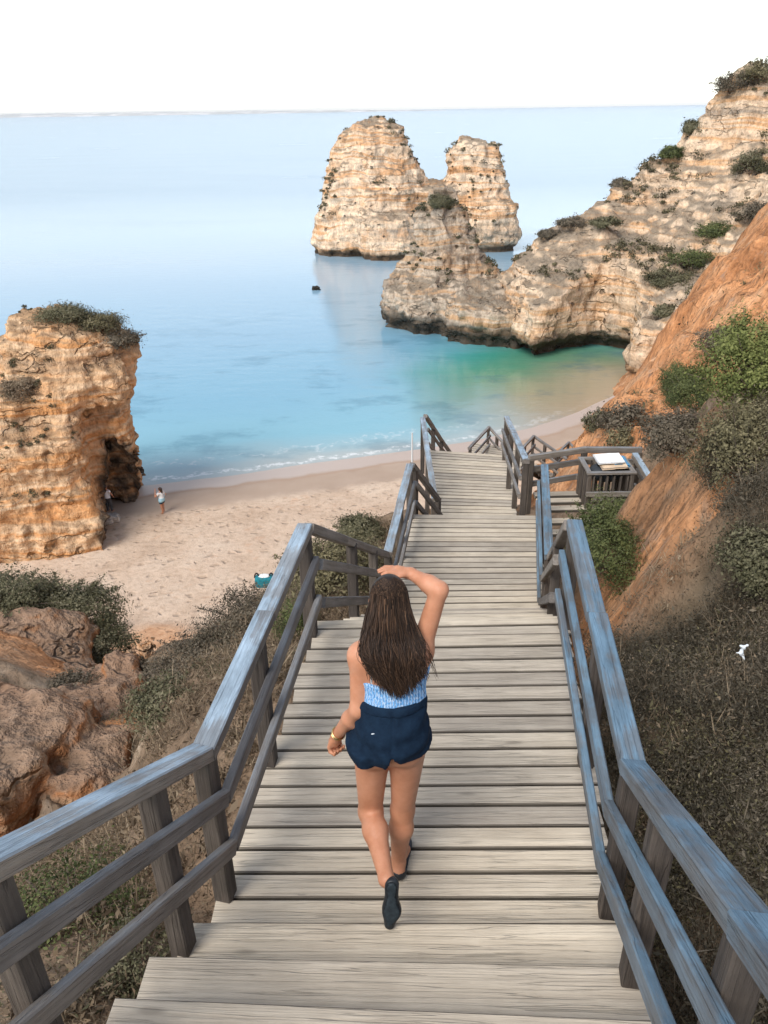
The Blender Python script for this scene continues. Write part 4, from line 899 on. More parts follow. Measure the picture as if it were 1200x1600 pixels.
def scrub_on(o, name, n, dens, size, mat, seed, nzmin=.25, zmin=2.5, per=45, rmin=.25, rmax=.8):
    """small plants growing on a rock: one mass"""
    me = o.data; m = len(me.vertices); V = np.empty(m*3, np.float32); me.vertices.foreach_get('co', V); V = V.reshape(-1, 3)
    Nn = np.empty(m*3, np.float32); me.vertices.foreach_get('normal', Nn); Nn = Nn.reshape(-1, 3)
    rg = np.random.default_rng(seed); g = pnoise(V*.16+seed)+.6*pnoise(V*.5+seed)
    ok = np.where((Nn[:, 2] > nzmin+.5*rg.random(m)-.25) & (V[:, 2] > zmin) & (g > dens) & (Nn[:, 1] < .5))[0]
    ids = rg.choice(ok, min(n, len(ok)), replace=False); c = V[ids]; nr = Nn[ids]; r = rg.uniform(rmin, rmax, len(ids))**1.3
    w_ = np.repeat(np.arange(len(ids)), per); q = rg.normal(size=(len(w_), 3)); q /= np.linalg.norm(q, axis=1)[:, None]; q *= rg.random((len(w_), 1))**.5
    q[:, 2] = np.abs(q[:, 2])*.8
    P = c[w_]+q*r[w_, None]+nr[w_]*.1*r[w_, None]; N = q+rg.normal(size=q.shape)*.5
    tn = np.clip(rg.random(len(ids))[w_]*.5+.35*q[:, 2]+rg.normal(0, .1, len(w_)), 0, 1)
    Vv, F = leaf_quads(P, N, size*rg.uniform(.6, 1.4, len(w_)), .6, rg)
    ob = link(name, mesh_np(name, Vv, F, smooth=False, attrs={'tone': ('FACE', tn)}), mat, o); ob['kind'] = 'stuff'; return ob
scrub_on(STACK, 'scrub', 130, .1, .26, LEAF_O, 3, nzmin=-.1, zmin=5, rmin=.2, rmax=.85)
scrub_on(PINN, 'scrub', 130, .1, .2, LEAF_GG, 4, nzmin=-.05, zmin=3, rmin=.2, rmax=.7)
scrub_on(HEAD, 'scrub', 900, .12, .2, LEAF_O, 5, nzmin=.3, zmin=7, rmin=.25, rmax=.95)
scrub_on(LROCK, 'scrub', 120, .05, .09, LEAF_O, 6, nzmin=.5, zmin=4, per=80, rmin=.15, rmax=.45)
for k, (px, py, r, lab, m) in enumerate(((95, 500, 1.35, 'grassy grey-green tuft crowning the ochre beach rock', LEAF_GG), (150, 515, 1.3, 'olive scrub on top of the ochre beach rock', LEAF_O), (187, 540, 1.1, 'dark scrub at the seaward edge of the beach rock top', LEAF_D), (30, 615, 1.1, 'dry grey brush on the left shoulder of the beach rock', LEAF_B))):
    h = None
    for dy in (0, 8, 16, 26, 40):
        h = hit(LROCK, px, py+dy)
        if h: break
    if h: bush('shrub', lab, h[0]+np.array([0, .5, .1]), (r, 1.2, .6), 7000, .11, m, seed=80+k, clumps=70, ratio=.3)

def brush(name, label, poly, n, leaf, mat, seed, area, per=26, rad=.16, thr=-.12, sc=.9, blades=8, blen=.22, h=.14):
    """dry ground scrub covering a slope: one mass"""
    rg = np.random.default_rng(seed); (x0, x1, y0, y1) = area
    x = rg.uniform(x0, x1, n*6); y = rg.uniform(y0, y1, n*6); z = hill_z(x, y); P = np.stack([x, y, z], 1)
    px, py = proj(P); lim, b = path_lim(x, y)
    ok = in_poly(px, py, poly) & (b > 1.14) & (noise2(x, y, sc, 3, seed=seed) > thr)
    P = P[ok][:n]; m = len(P); r = rad*rg.lognormal(0, .5, m).clip(.3, 2.6); tn0 = np.clip(.38+.75*noise2(P[:, 0], P[:, 1], .9, 3, seed=seed)+rg.normal(0, .2, m), 0, 1)
    w_ = np.repeat(np.arange(m), per); q = rg.normal(size=(len(w_), 3)); q /= np.linalg.norm(q, axis=1)[:, None]; q *= rg.random((len(w_), 1))**.45; q[:, 2] = np.abs(q[:, 2])*h/rad
    Vv, F = leaf_quads(P[w_]+q*r[w_, None], q+rg.normal(size=q.shape)*.8, leaf*rg.lognormal(0, .4, len(w_)), .4, rg)
    tn = np.clip(tn0[w_]+.25*q[:, 2]*rad/h-.1+rg.normal(0, .1, len(w_)), 0, 1)
    w2 = np.repeat(np.arange(m), blades); d = rg.normal(size=(len(w2), 3))*.55; d[:, 2] = np.abs(d[:, 2])+.55
    B = P[w2]+rg.normal(size=(len(w2), 3))*np.array([.5, .5, .1])*r[w2, None]; L = blen*rg.uniform(.4, 1.3, len(w2)); d /= np.linalg.norm(d, axis=1)[:, None]
    V2, F2 = leaf_quads(B+d*L[:, None]*.4, d, L, .035, rg, blade=True)
    tn2 = np.clip(tn0[w2]+.35+rg.normal(0, .15, len(w2)), 0, 1)
    me = mesh_np(name, np.concatenate([Vv, V2]), np.concatenate([F, F2+len(Vv)]), smooth=False, attrs={'tone': ('FACE', np.concatenate([tn, tn2]))})
    return tag(link(name, me, mat), label, 'scrub', kind='stuff')
POLY_R = [(930, 1000), (1000, 1000), (1060, 985), (1110, 960), (1150, 890), (1130, 800), (1080, 720), (1260, 600), (1300, 1700), (960, 1700)]
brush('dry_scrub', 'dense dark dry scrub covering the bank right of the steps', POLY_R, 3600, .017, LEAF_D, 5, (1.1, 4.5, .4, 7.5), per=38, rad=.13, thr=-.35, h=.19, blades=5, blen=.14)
brush('dry_scrub', 'olive leafy weeds among the dark scrub right of the steps', POLY_R, 700, .018, LEAF_O, 15, (1.1, 4.5, .4, 7.5), per=60, rad=.15, thr=.0, h=.15, blades=4, blen=.12)
brush('dry_scrub', 'pale brown dead twigs in the dark scrub right of the steps', POLY_R, 260, .02, LEAF_B, 45, (1.1, 4.5, .4, 7.5), per=30, rad=.14, thr=.0, h=.15, blades=6, blen=.20)
POLY_BK = [(925, 960), (960, 860), (1000, 770), (1040, 700), (1110, 800), (1100, 900), (1040, 970)]
brush('dry_scrub', 'sparse dry twigs on the bare clay bank', POLY_BK, 260, .02, LEAF_B, 25, (1.6, 3.6, 5, 9.5), per=20, rad=.10, thr=.02, h=.07, blades=8, blen=.14)
POLY_L = [(190, 1120), (215, 1060), (300, 1010), (420, 925), (480, 880), (600, 815), (660, 830), (640, 960), (500, 1010), (430, 1150), (350, 1400), (250, 1500), (160, 1700), (-60, 1700), (-60, 1400), (180, 1290), (250, 1190)]
brush('dry_scrub', 'brown dry scrub covering the slope left of the steps', POLY_L, 4800, .030, LEAF_B, 6, (-5.5, .4, .6, 16), per=30, rad=.16, thr=-.22, h=.12, blades=5, blen=.20)
brush('dry_scrub', 'green weeds among the dry scrub left of the steps', POLY_L, 500, .022, LEAF_GG, 16, (-5.5, .4, .6, 16), per=36, rad=.15, thr=.10, h=.15, blades=4, blen=.15)
POLY_B = [(-60, 1060), (60, 1060), (200, 1130), (190, 1200), (130, 1175), (-60, 1185)]
brush('dry_scrub', 'grey dry scrub on top of the cracked clay block', POLY_B, 420, .022, LEAF_D, 26, (-8, -3, 6, 11), per=24, rad=.12, thr=.0, h=.08, blades=6, blen=.12)
POLY_F = [(900, 700), (985, 620), (1040, 560), (1090, 480), (1200, 380), (1200, 470), (1060, 640), (980, 740)]
brush('dry_scrub', 'sparse dry tufts scattered over the orange slope', POLY_F, 70, .06, LEAF_O, 36, (4, 22, 12, 40), per=50, rad=.28, thr=.0, h=.2, blades=6, blen=.25)

# clay outcrop left of the steps
CLAYB = rock_material('brown_clay', cream=(.31, .165, .09), ochre=(.36, .165, .075), pale=(.36, .24, .155), grey=(.22, .145, .10), tide=-9, lichen=.4, fr=1.2, pit=.15, soil=(.29, .20, .14), crs=1.3, lift=.74)
def outcrop():
    z0 = CZ; f = Field((-9.2, 5.7, z0-9.6), (-2.6, 13.6, z0-5.9), .055); X, Y, Z = f.ax[0][:, None, None], f.ax[1][None, :, None], f.ax[2][None, None, :]
    R3 = math.radians(-8)
    d = rbox(X, Y, Z+.10*(X+5)+.22*(Y-8), -8.5, -4.15, 6.5, 9.0, z0-9.5, z0-6.95, .25, R3)
    d = smn(d, rbox(X, Y, Z+.18*(Y-7), -4.25, -3.3, 6.75, 8.4, z0-9.5, z0-7.25, .22, -R3), .06)
    d = smn(d, rbox(X, Y, Z+.25*(Y-10), -5.4, -3.75, 8.6, 10.6, z0-10.5, z0-8.05, .3, R3), .2)
    d = smn(d, rbox(X, Y, Z+.2*(X+7), -9.5, -5.6, 10.6, 13.2, z0-11, z0-8.75, .5, -R3*2), .3)
    d = smn(d, rbox(X, Y, Z+.4*(X+4), -4.6, -3.9, 9.6, 10.6, z0-10, z0-8.1, .1, .5), .05)
    rough_rock(f, d, strata=.10, sf=2.0, big=.22, bf=.8, small=.09, ss=2.4, seed=6.4, flute=.10, ff=1.4); close_box(f.F)
    return tag(link('clay_outcrop', rock_mesh('clay_outcrop', f), CLAYB), 'cracked brown clay outcrop at the left edge below the steps', 'rock')
outcrop()
# boulders and rubble in the gully
CLAY = rock_material('clay_rubble', cream=(.40, .25, .15), ochre=(.38, .20, .10), pale=(.46, .34, .24), grey=(.26, .19, .14), tide=-9, lichen=.2, fr=2.0, pit=.1, soil=(.38, .26, .17))
for k, (px, py, r, lab) in enumerate(((197, 1110, .55, 'flat-topped clay boulder in the left gully'), (168, 970, .55, 'round tan boulder on the sand beside the gully bush'), (212, 1030, .42, 'brown stone on the sand below the gully'), (232, 1025, .22, 'small upright stone beside the brown stone on the sand'), (190, 1035, .25, 'small pale stone left of the brown stone'), (240, 1000, .3, 'low orange lump on the upper sand'), (108, 1170, .12, 'small white stone on the crack of the clay block'))):
    c = on_hill(px, py); b = down(px, py, CZ-1.9)
    if b[1] < c[1]: c = b
    small_rock('boulder', (c[0], c[1], c[2]+r*.35), (r, r*.8, r*(.7 if k != 3 else 1.6)), lab, CLAY, 4.1+k*1.7, r/11)

# ================================================================== people
def skin_material():
    M = Mat('sun_tanned_skin', .5, .35); p = M.obj()
    c = M.ramp(M.noise(p, 9, 5, .65), [(.3, (.43, .185, .10)), (.5, (.50, .23, .132)), (.7, (.56, .275, .17))])
    M.b.inputs['Subsurface Weight'].default_value = .12; M.b.inputs['Subsurface Radius'].default_value = (.012, .005, .003)
    M.b.inputs['Subsurface Scale'].default_value = .6
    return M.done(c, None, M.bump(M.noise(p, 160, 2), .08, .003))
SKIN = skin_material()
M = Mat('dark_brown_hair', .5, .3); o_ = M.attr('tone')
HAIR = M.done(M.ramp(o_, [(0, (.010, .006, .004)), (.4, (.030, .018, .012)), (.75, (.075, .042, .026)), (1, (.17, .095, .055))]))
M = Mat('navy_cotton', .9, .15); p = M.obj()
NAVY = M.done(M.ramp(M.noise(p, 30, 4, .6), [(.3, (.004, .012, .027)), (.7, (.008, .022, .045))]), None, M.bump(M.math('ADD', M.noise(p, 9, 3), M.math('MULTIPLY', M.noise(p, 220, 2), .25)), .5, .02))
M = Mat('ribbed_blue_knit', .85, .2); p = M.obj(); x_, y_, z_ = M.xyz(p)
rib = M.math('SINE', M.math('MULTIPLY', x_, 520.0)); st_ = M.sm(M.noise(M.map(p, (240, 240, 60)), 1.0, 3), .45, .6)
KNIT = M.done(M.mix(M.math('MULTIPLY', st_, .55), M.mix(M.sm(rib, -.4, .6), (.06, .22, .48), (.15, .38, .68)), (.66, .73, .80)), None, M.bump(rib, .5, .003))
M = Mat('black_shoe_leather', .45, .4); SHOE = M.done(M.ramp(M.noise(M.obj(), 25), [(.3, (.010, .012, .015)), (.7, (.022, .026, .03))]))
M = Mat('black_shoe_sole', .7, .3); SOLE = M.done(M.ramp(M.noise(M.obj(), 60), [(.3, (.014, .02, .025)), (.7, (.03, .042, .05))]))
M = Mat('gold_bracelet', .3, .5); M.b.inputs['Metallic'].default_value = 1.0; GOLD = M.done(M.ramp(M.noise(M.obj(), 90), [(.4, (.50, .33, .13)), (.6, (.75, .56, .27))]))

def woman():
    deckz = CZ-3.25
    J = {k: at(*v) for k, v in dict(
        pel=(609, 1150, 2.52), hL=(581, 1160, 2.52), hR=(638, 1158, 2.52), kL=(579, 1268, 2.53), aL=(604, 1374, 2.205), kR=(629, 1264, 2.565), aR=(622, 1346, 2.535),
        wst=(614, 1096, 2.53), ch=(613, 1040, 2.56), nk=(609, 1000, 2.585), hd=(608, 938, 2.61), sL=(563, 1024, 2.555), sR=(657, 1016, 2.58),
        eL=(560, 1108, 2.50), wL=(526, 1149, 2.60), eR=(686, 922, 2.60), wR=(642, 896, 2.70)).items()}
    root = empty('person', (J['pel'][0], J['pel'][1], deckz), 'long-haired woman in navy shorts walking down the steps, hand on head', 'person')
    allp = np.array(list(J.values())); lo = allp.min(0)-.17; hi = allp.max(0)+.17; lo[2] = deckz-.01
    f = Field(lo, hi, .0065)
    up = np.array([0, 0, 1.]); fw = np.array([.12, .99, 0])
    # trunk
    f.ell(J['pel']+[0, .0, .0], (.155, .112, .13), .03)
    f.ell(J['pel']+[-.062, -.045, -.04], (.075, .07, .08), .03); f.ell(J['pel']+[.066, -.045, -.03], (.075, .07, .08), .03)
    f.cap(J['pel']+up*.04, J['wst'], .105, .098, .05, sq=(1.12, .82, 1)); f.cap(J['wst'], J['ch'], .098, .108, .05, sq=(1.18, .82, 1))
    f.ell(J['ch']+[0, 0, .03], (.137, .092, .13), .04)
    f.cap(J['sL']+[.03, 0, -.01], J['sR']+[-.03, 0, -.01], .05, .05, .05); f.cap(J['ch']+up*.08, J['nk']+up*.02, .09, .055, .05, sq=(1.3, .8, 1))
    f.cap(J['nk'], J['hd']-up*.06, .052, .048, .03)
    # head with face turned to the sea
    hd = J['hd']; f.ell(hd, (.073, .090, .108), .02); f.ell(hd+[0, .045, -.05], (.052, .050, .065), .03)
    f.cap(hd+[0, .086, .005], hd+[0, .108, -.028], .009, .013, .012)                                     # nose
    for s in (-1, 1):
        f.ell(hd+[s*.074, .0, -.012], (.010, .020, .030), .008)                                           # ears
        f.ell(hd+[s*.028, .088, .016], (.016, .010, .010), .006)                                          # eyes
    f.ell(hd+[0, .092, -.055], (.024, .010, .007), .006); f.ell(hd+[0, .084, -.095], (.024, .018, .018), .015)
    # legs
    f.cap(J['hL'], J['kL'], .082, .052, .025); f.cap(J['hR'], J['kR'], .082, .052, .025)
    for a, b in (('kL', 'aL'), ('kR', 'aR')):
        A, B = J[a], J[b]; d = B-A; back = np.array([0, -.014, .004]) if a == 'kR' else np.array([0, -.004, .016])
        f.cap(A, A+d*.32+back, .051, .052, .03); f.cap(A+d*.32+back, B, .052, .031, .03)
    heelR = np.array([J['aR'][0]+.003, J['aR'][1]-.03, deckz+.045]); toeR = heelR+np.array([.035, .185, -.018])
    f.cap(J['aR'], heelR, .032, .03, .02); f.cap(J['aR'], toeR-[0, .05, 0], .030, .026, .02)
    heelL = at(612, 1388, 2.175); toeL = at(611, 1446, 2.125)
    f.cap(J['aL'], heelL+[0, .012, 0], .031, .02, .02); f.cap(heelL+[0, .02, 0], toeL+[0, .02, .03], .02, .018, .01)
    # arms
    def arm(sh, el, wr):
        f.cap(J[sh], J[el], .044, .035, .03); m = J[el]+(J[wr]-J[el])*.35; f.cap(J[el], m, .035, .035, .02); f.cap(m, J[wr], .035, .023, .02)
    f.ell(J['sL'], (.05, .052, .05), .03); f.ell(J['sR'], (.052, .055, .055), .03); arm('sL', 'eL', 'wL'); arm('sR', 'eR', 'wR')
    # left hand, loosely closed
    w0 = J['wL']; d = at(516, 1176, 2.63)-w0; d /= np.linalg.norm(d); n = np.array([.55, -.5, .3]); n -= d*(n@d); n /= np.linalg.norm(n); b = np.cross(d, n)
    f.cap(w0, w0+d*.05, .022, .027, .015, None)
    for k, (o2, L) in enumerate(((-.030, .030), (-.011, .035), (.009, .033), (.027, .027))):
        p0 = w0+d*.068+b*o2; p1 = p0+d*L*.75+n*.014; p2 = p1+n*.024-d*.008
        f.cap(w0+d*.03+b*o2*.7, p0, .0125, .0095, .008); f.cap(p0, p1, .0095, .0085, .004); f.cap(p1, p2, .0085, .0075, .004); f.cap(p2, p2-d*.018, .0075, .007, .003)
    t0 = w0+d*.022-b*.026; f.cap(w0+d*.012-b*.012, t0+d*.018, .013, .0105, .008); f.cap(t0+d*.018, t0+d*.042+n*.016, .0105, .0085, .005)
    # right hand, laid over the top of the head
    w0 = J['wR']; tip = at(596, 889, 2.70); d = tip-w0; L0 = np.linalg.norm(d); d /= L0; n = np.array([.0, -.25, -1.]); n -= d*(n@d); n /= np.linalg.norm(n); b = np.cross(d, n)
    f.cap(w0, w0+d*.055, .022, .026, .015)
    for k, (o2, L) in enumerate(((-.032, .055), (-.012, .068), (.010, .066), (.030, .052))):
        p0 = w0+d*.075+b*o2-n*.004; p1 = p0+d*L*.5+n*.004+b*o2*.12; p2 = p1+d*L*.32+n*.012
        f.cap(w0+d*.03+b*o2*.7, p0, .0125, .0095, .008); f.cap(p0, p1, .0095, .0085, .003); f.cap(p1, p2, .0085, .0072, .003)
    t0 = w0+d*.02+b*.03; f.cap(w0+d*.01+b*.012, t0+d*.02+n*.004, .013, .010, .008); f.cap(t0+d*.02+n*.004, t0+d*.048+n*.02+b*.008, .010, .008, .004)
    V, F = f.mesh(); link('body', mesh_np('body', V, F), SKIN, root)
    # shorts
    g = Field(J['pel']-np.array([.27, .22, .30]), J['pel']+np.array([.27, .22, .30]), .007)
    zw = J['wst'][2]+.048; X, Y, Z = g.ax[0][:, None, None], g.ax[1][None, :, None], g.ax[2][None, None, :]
    zl, zr = at(575, 1200, 2.40)[2], at(645, 1184, 2.41)[2]; zc = J['pel'][2]-.045
    u_ = np.clip((zw-Z)/(zw-zl), 0, 1.2); cx = J['wst'][0]+(J['pel'][0]-J['wst'][0])*u_; cy = J['wst'][1]-.005-.02*np.sin(np.clip(u_, 0, 1)*2.6)
    hx = .134+.044*u_**.8; hy = .096+.052*np.clip(u_*1.5, 0, 1)
    ang = np.arctan2(Y-cy, X-cx); fold = 1+.010*u_*np.sin(ang*9+Z*14)+.008*u_*np.sin(ang*17-Z*20)
    top_ = (np.sqrt(((X-cx)/hx)**2+((Y-cy)/hy)**2)-fold)*.12
    def leg_(c):
        a2 = np.arctan2(Y-c[1]+.01, X-c[0]); return (np.sqrt(((X-c[0])/.086)**2+((Y-c[1]+.012)/.125)**2)-1-.02*np.sin(a2*7+Z*10))*.11
    legs = np.minimum(leg_(J['hL']+(J['kL']-J['hL'])*.35+[-.017, 0, 0]), leg_(J['hR']+(J['kR']-J['hR'])*.35+[.019, 0, 0]))
    top_ = np.maximum(top_, zc-Z); legs = np.maximum(legs, Z-zc-.05)
    top_ = np.where(Z > J['wst'][2]-.02, np.minimum(top_, top_), top_); g.F = smn(top_, legs, .015).astype(np.float32)
    s_ = np.clip((X-J['pel'][0])/.02+.5, 0, 1); hem = zl+(zr-zl)*s_+.045*np.exp(-((X-J['pel'][0]-.004)/.022)**2)+.45*np.clip(np.abs(X-J['pel'][0])-.125, 0, .1)
    wr = .003*np.sin(X*38+Z*22)+.003*np.sin(X*15-Z*70+Y*20)
    g.F = np.maximum(np.maximum(g.F+wr.astype(np.float32), Z-zw-.006*np.sin(X*20)), hem-Z).astype(np.float32); close_box(g.F); g.F[:, :, 0] = 1
    # hollow the legs so that the hem has an edge
    g.F += (.005*np.exp(-((X-cx)/.006)**2)*(Y < cy)).astype(np.float32)
    gF = g.F.copy(); V, F = g.mesh(); sh = link('shorts', mesh_np('shorts', V, F), NAVY, root)
    g.F = np.maximum(np.maximum(gF-.004, zw-.034-Z), Z-zw-.001).astype(np.float32); close_box(g.F); V, F = g.mesh(); link('waistband', mesh_np('waistband', V, F), NAVY, sh)
    q = Field(J['pel']+np.array([-.055, -.20, -.02]), J['pel']+np.array([-.025, -.13, .01]), .002)
    fl = hit_obj(sh, 583, 1147)
    if fl is not None:
        M2 = Mat('pale_thread', .6); e2 = Field(fl-.012, fl+.012, .0018); e2.cap(fl-[.005, 0, 0], fl+[.005, 0, .002], .003, .002, 0); V2, F2 = e2.mesh(); link('lint_speck', mesh_np('lint_speck', V2, F2), M2.done((.6, .65, .7)), sh)
    # knitted top
    t = Field(J['wst']-np.array([.2, .16, .05]), J['ch']+np.array([.2, .16, .12]), .006)
    t.cap(J['pel']+up*.04, J['wst'], .118, .109, .05, sq=(1.12, .86, 1)); t.cap(J['wst'], J['ch'], .110, .120, .05, sq=(1.18, .86, 1)); t.ell(J['ch']+[0, 0, .03], (.149, .104, .135), .04)
    Zt = t.ax[2][None, None, :]; Yt = t.ax[1][None, :, None]; Xt = t.ax[0][:, None, None]
    t.F = np.maximum(np.maximum(t.F, Zt-(J['ch'][2]+.0+.05*np.clip((Yt-J['ch'][1])*10, -.6, 1))), J['wst'][2]-.02-Zt).astype(np.float32); close_box(t.F); t.F[:, :, 0] = 1
    V, F = t.mesh(); tp = link('knitted_top', mesh_np('knitted_top', V, F), KNIT, root)
    st = []
    for s, sh_ in ((-1, J['sL']), (1, J['sR'])):
        a = J['ch']+np.array([s*.085, -.108, .0]); b = np.array([sh_[0]-s*.045, sh_[1]-.035, sh_[2]+.045]); c2 = J['ch']+np.array([s*.08, .10, .02])
        u = np.linspace(0, 1, 10)[:, None]; st.append(((1-u)**2*a+2*u*(1-u)*(b+[0, -.015, .02])+u*u*(b+[0, .02, .0]), np.full(10, .0045)))
    link('strap', tube_mesh(st, 'strap', 6), Mat('white_strap').done((.6, .62, .63)), tp)
    # shoes
    s1 = Field(heelR-np.array([.1, .12, .06]), toeR+np.array([.1, .12, .08]), .005)
    s1.cap(heelR+[0, .0, -.012], toeR+[0, 0, -.004], .036, .034, .0); s1.cap(heelR+[.018, .12, -.014], toeR+[-.006, -.02, -.006], .034, .032, .02)
    Zs = s1.ax[2][None, None, :]; Ys = s1.ax[1][None, :, None]; s1.F = np.maximum(np.maximum(s1.F, deckz+.003-Zs), Zs-(deckz+.052+.02*np.clip(-(Ys-heelR[1])/.03, -1, 1)-.006)).astype(np.float32); close_box(s1.F); s1.F[:, :, 0] = 1
    V, F = s1.mesh(); so = link('shoe', mesh_np('shoe', V, F), SHOE, root); so['label'] = 'black flat shoe planted on the plank'
    d = toeL-heelL; L = np.linalg.norm(d); d /= L; sn = np.array([0, -.86, .35]); sn -= d*(sn@d); sn /= np.linalg.norm(sn); bx = np.cross(d, sn)
    s2 = Field(np.minimum(heelL, toeL)-.1, np.maximum(heelL, toeL)+.1, .005)
    hb_ = heelL-d*.02; tb = toeL
    s2.cap(hb_, hb_+d*.08, .031, .027, .01); s2.cap(hb_+d*.08, tb-d*.07-bx*.004, .027, .037, .02); s2.cap(tb-d*.08, tb-d*.01+bx*.006, .037, .024, .02)
    A3, B3, C3 = s2.ax[0][:, None, None]-heelL[0], s2.ax[1][None, :, None]-heelL[1], s2.ax[2][None, None, :]-heelL[2]
    side = A3*sn[0]+B3*sn[1]+C3*sn[2]; base = s2.F.copy()
    s2.F = np.maximum(base, side-.018).astype(np.float32); close_box(s2.F)
    V, F = s2.mesh(); so = link('shoe', mesh_np('shoe', V, F), SHOE, root); so['label'] = 'black flat shoe lifted, its sole facing the camera'
    s2.F = np.maximum(np.maximum(base+.001, side-.026), .019-side).astype(np.float32); close_box(s2.F); V, F = s2.mesh(); link('sole', mesh_np('sole', V, F), SOLE, so)
    # bracelets
    d = J['wL']-J['eL']; d /= np.linalg.norm(d); a = np.cross(d, up); a /= np.linalg.norm(a); b = np.cross(d, a); br = []
    for o2, rr, tk in ((.012, .0275, .003), (.026, .0285, .0045)):
        c0 = J['wL']-d*o2; th = np.linspace(0, 2*math.pi, 26); br.append((c0+np.outer(np.cos(th), a)*rr+np.outer(np.sin(th), b)*rr, np.full(26, tk)))
    link('bracelet', tube_mesh(br, 'bracelet', 6), GOLD, root)
    # hair: a core shape and loose strands over it
    hz = Field(hd-np.array([.22, .26, .52]), hd+np.array([.22, .16, .14]), .008)
    tipp = at(622, 1082, 2.45); mid = at(612, 1008, 2.505)
    hz.ell(hd+[0, -.010, .006], (.080, .096, .111), .02); hz.cap(hd+[0, -.040, -.05], mid+[0, .005, 0], .060, .062, .05, sq=(1.25, .6, 1)); hz.cap(mid+[0, .005, 0], tipp+[0, .01, .03], .062, .030, .05, sq=(1.25, .5, 1))
    Xh, Yh, Zh = hz.ax[0][:, None, None], hz.ax[1][None, :, None], hz.ax[2][None, None, :]
    hz.F = np.maximum(hz.F, (Yh-hd[1]-.045)-np.clip((Zh-hd[2]-.04)*1.2, -.03, .08)).astype(np.float32); close_box(hz.F)
    V, F = hz.mesh(); hr = link('hair', mesh_np('hair', V, F, attrs={'tone': ('POINT', np.full(len(V), .18))}), HAIR, root)
    rg = np.random.default_rng(5); paths = []; tones = []
    for k in range(2000):
        ph = rg.uniform(-1.45, 1.45); el = 1.0-.6*rg.random()**1.4; loose = k > 1975
        e = np.array([math.sin(ph)*math.cos(el*1.35), -math.cos(ph)*math.cos(el*1.35), math.sin(el*1.35)])
        p0 = hd+np.array([0, -.012, .008])+e*np.array([.085, .100, .114])
        side_x = math.sin(ph)*(1.0 if abs(ph) < 1.2 else 1.05)
        p1 = hd+np.array([side_x*.094, -.055-.055*math.cos(ph), -.075]) + rg.normal(size=3)*.006
        p2 = mid+np.array([side_x*.118, -.035*math.cos(ph)-.025, -.01])+rg.normal(size=3)*.010
        ln = rg.uniform(-.06, .035)-abs(side_x)*.05
        p3 = tipp+np.array([side_x*.088+rg.normal()*.014, -.012*math.cos(ph)+rg.normal()*.008, ln*-1 if False else -ln*.0+.10*abs(side_x)**1.4+rg.uniform(-.03, .06)])
        if loose:
            p2 = mid+np.array([.12+rg.uniform(0, .03), .03+rg.normal()*.02, -.02]); p3 = tipp+np.array([.13+rg.normal()*.03, .05, .05+rg.uniform(-.06, .08)])
        u = np.linspace(0, 1, 13); c0 = hd+np.array([0, -.012, .008]); wm = p0*.45+p1*.55-c0; wm = c0+wm/np.linalg.norm(wm/np.array([.089, .104, .118])); P4 = np.stack([p0, wm, p1, (p1+p2)/2, p2, (p2+p3)/2+rg.normal(size=3)*.004, p3])
        kx = np.linspace(0, 1, 7); Q = np.stack([np.interp(u, kx, P4[:, c3]) for c3 in range(3)], 1); [Q.__setitem__(slice(1, -1), (Q[:-2]+2*Q[1:-1]+Q[2:])/4) for _ in range(3)]
        ph_ = rg.uniform(0, 6.28); lk = math.sin(ph*9+el*3); Q[:, 0] += (.006*np.sin(u*11+ph_)+.009*np.sin(u*12+lk*2.5))*u; Q[:, 1] += (.005*np.sin(u*13+ph_*1.7)+.008*np.sin(u*10+lk*3))*u; rad = rg.uniform(.0012, .0026)*(1 if not loose else .9); paths.append((Q, rad*np.linspace(1, .45, 13)))
        tones.append(np.clip(rg.normal(.48, .22)+.35*(u-.6).clip(0)*rg.random(), 0, 1))
    me = tube_mesh(paths, 'hair_strands', 3)
    a = me.attributes.new('tone', 'FLOAT', 'POINT'); a.data.foreach_set('value', np.concatenate([np.tile(t_, 3) for t_ in tones]).astype(np.float32))
    so = link('hair_strand', me, HAIR, hr); so['kind'] = 'stuff'
    return root
def hit_obj(o, px, py):
    b = bvh_of(o); h = b.ray_cast(Vector((0, 0, CZ)), Vector(ray(px, py)).normalized()); return None if h[0] is None else np.array(h[0])
woman()

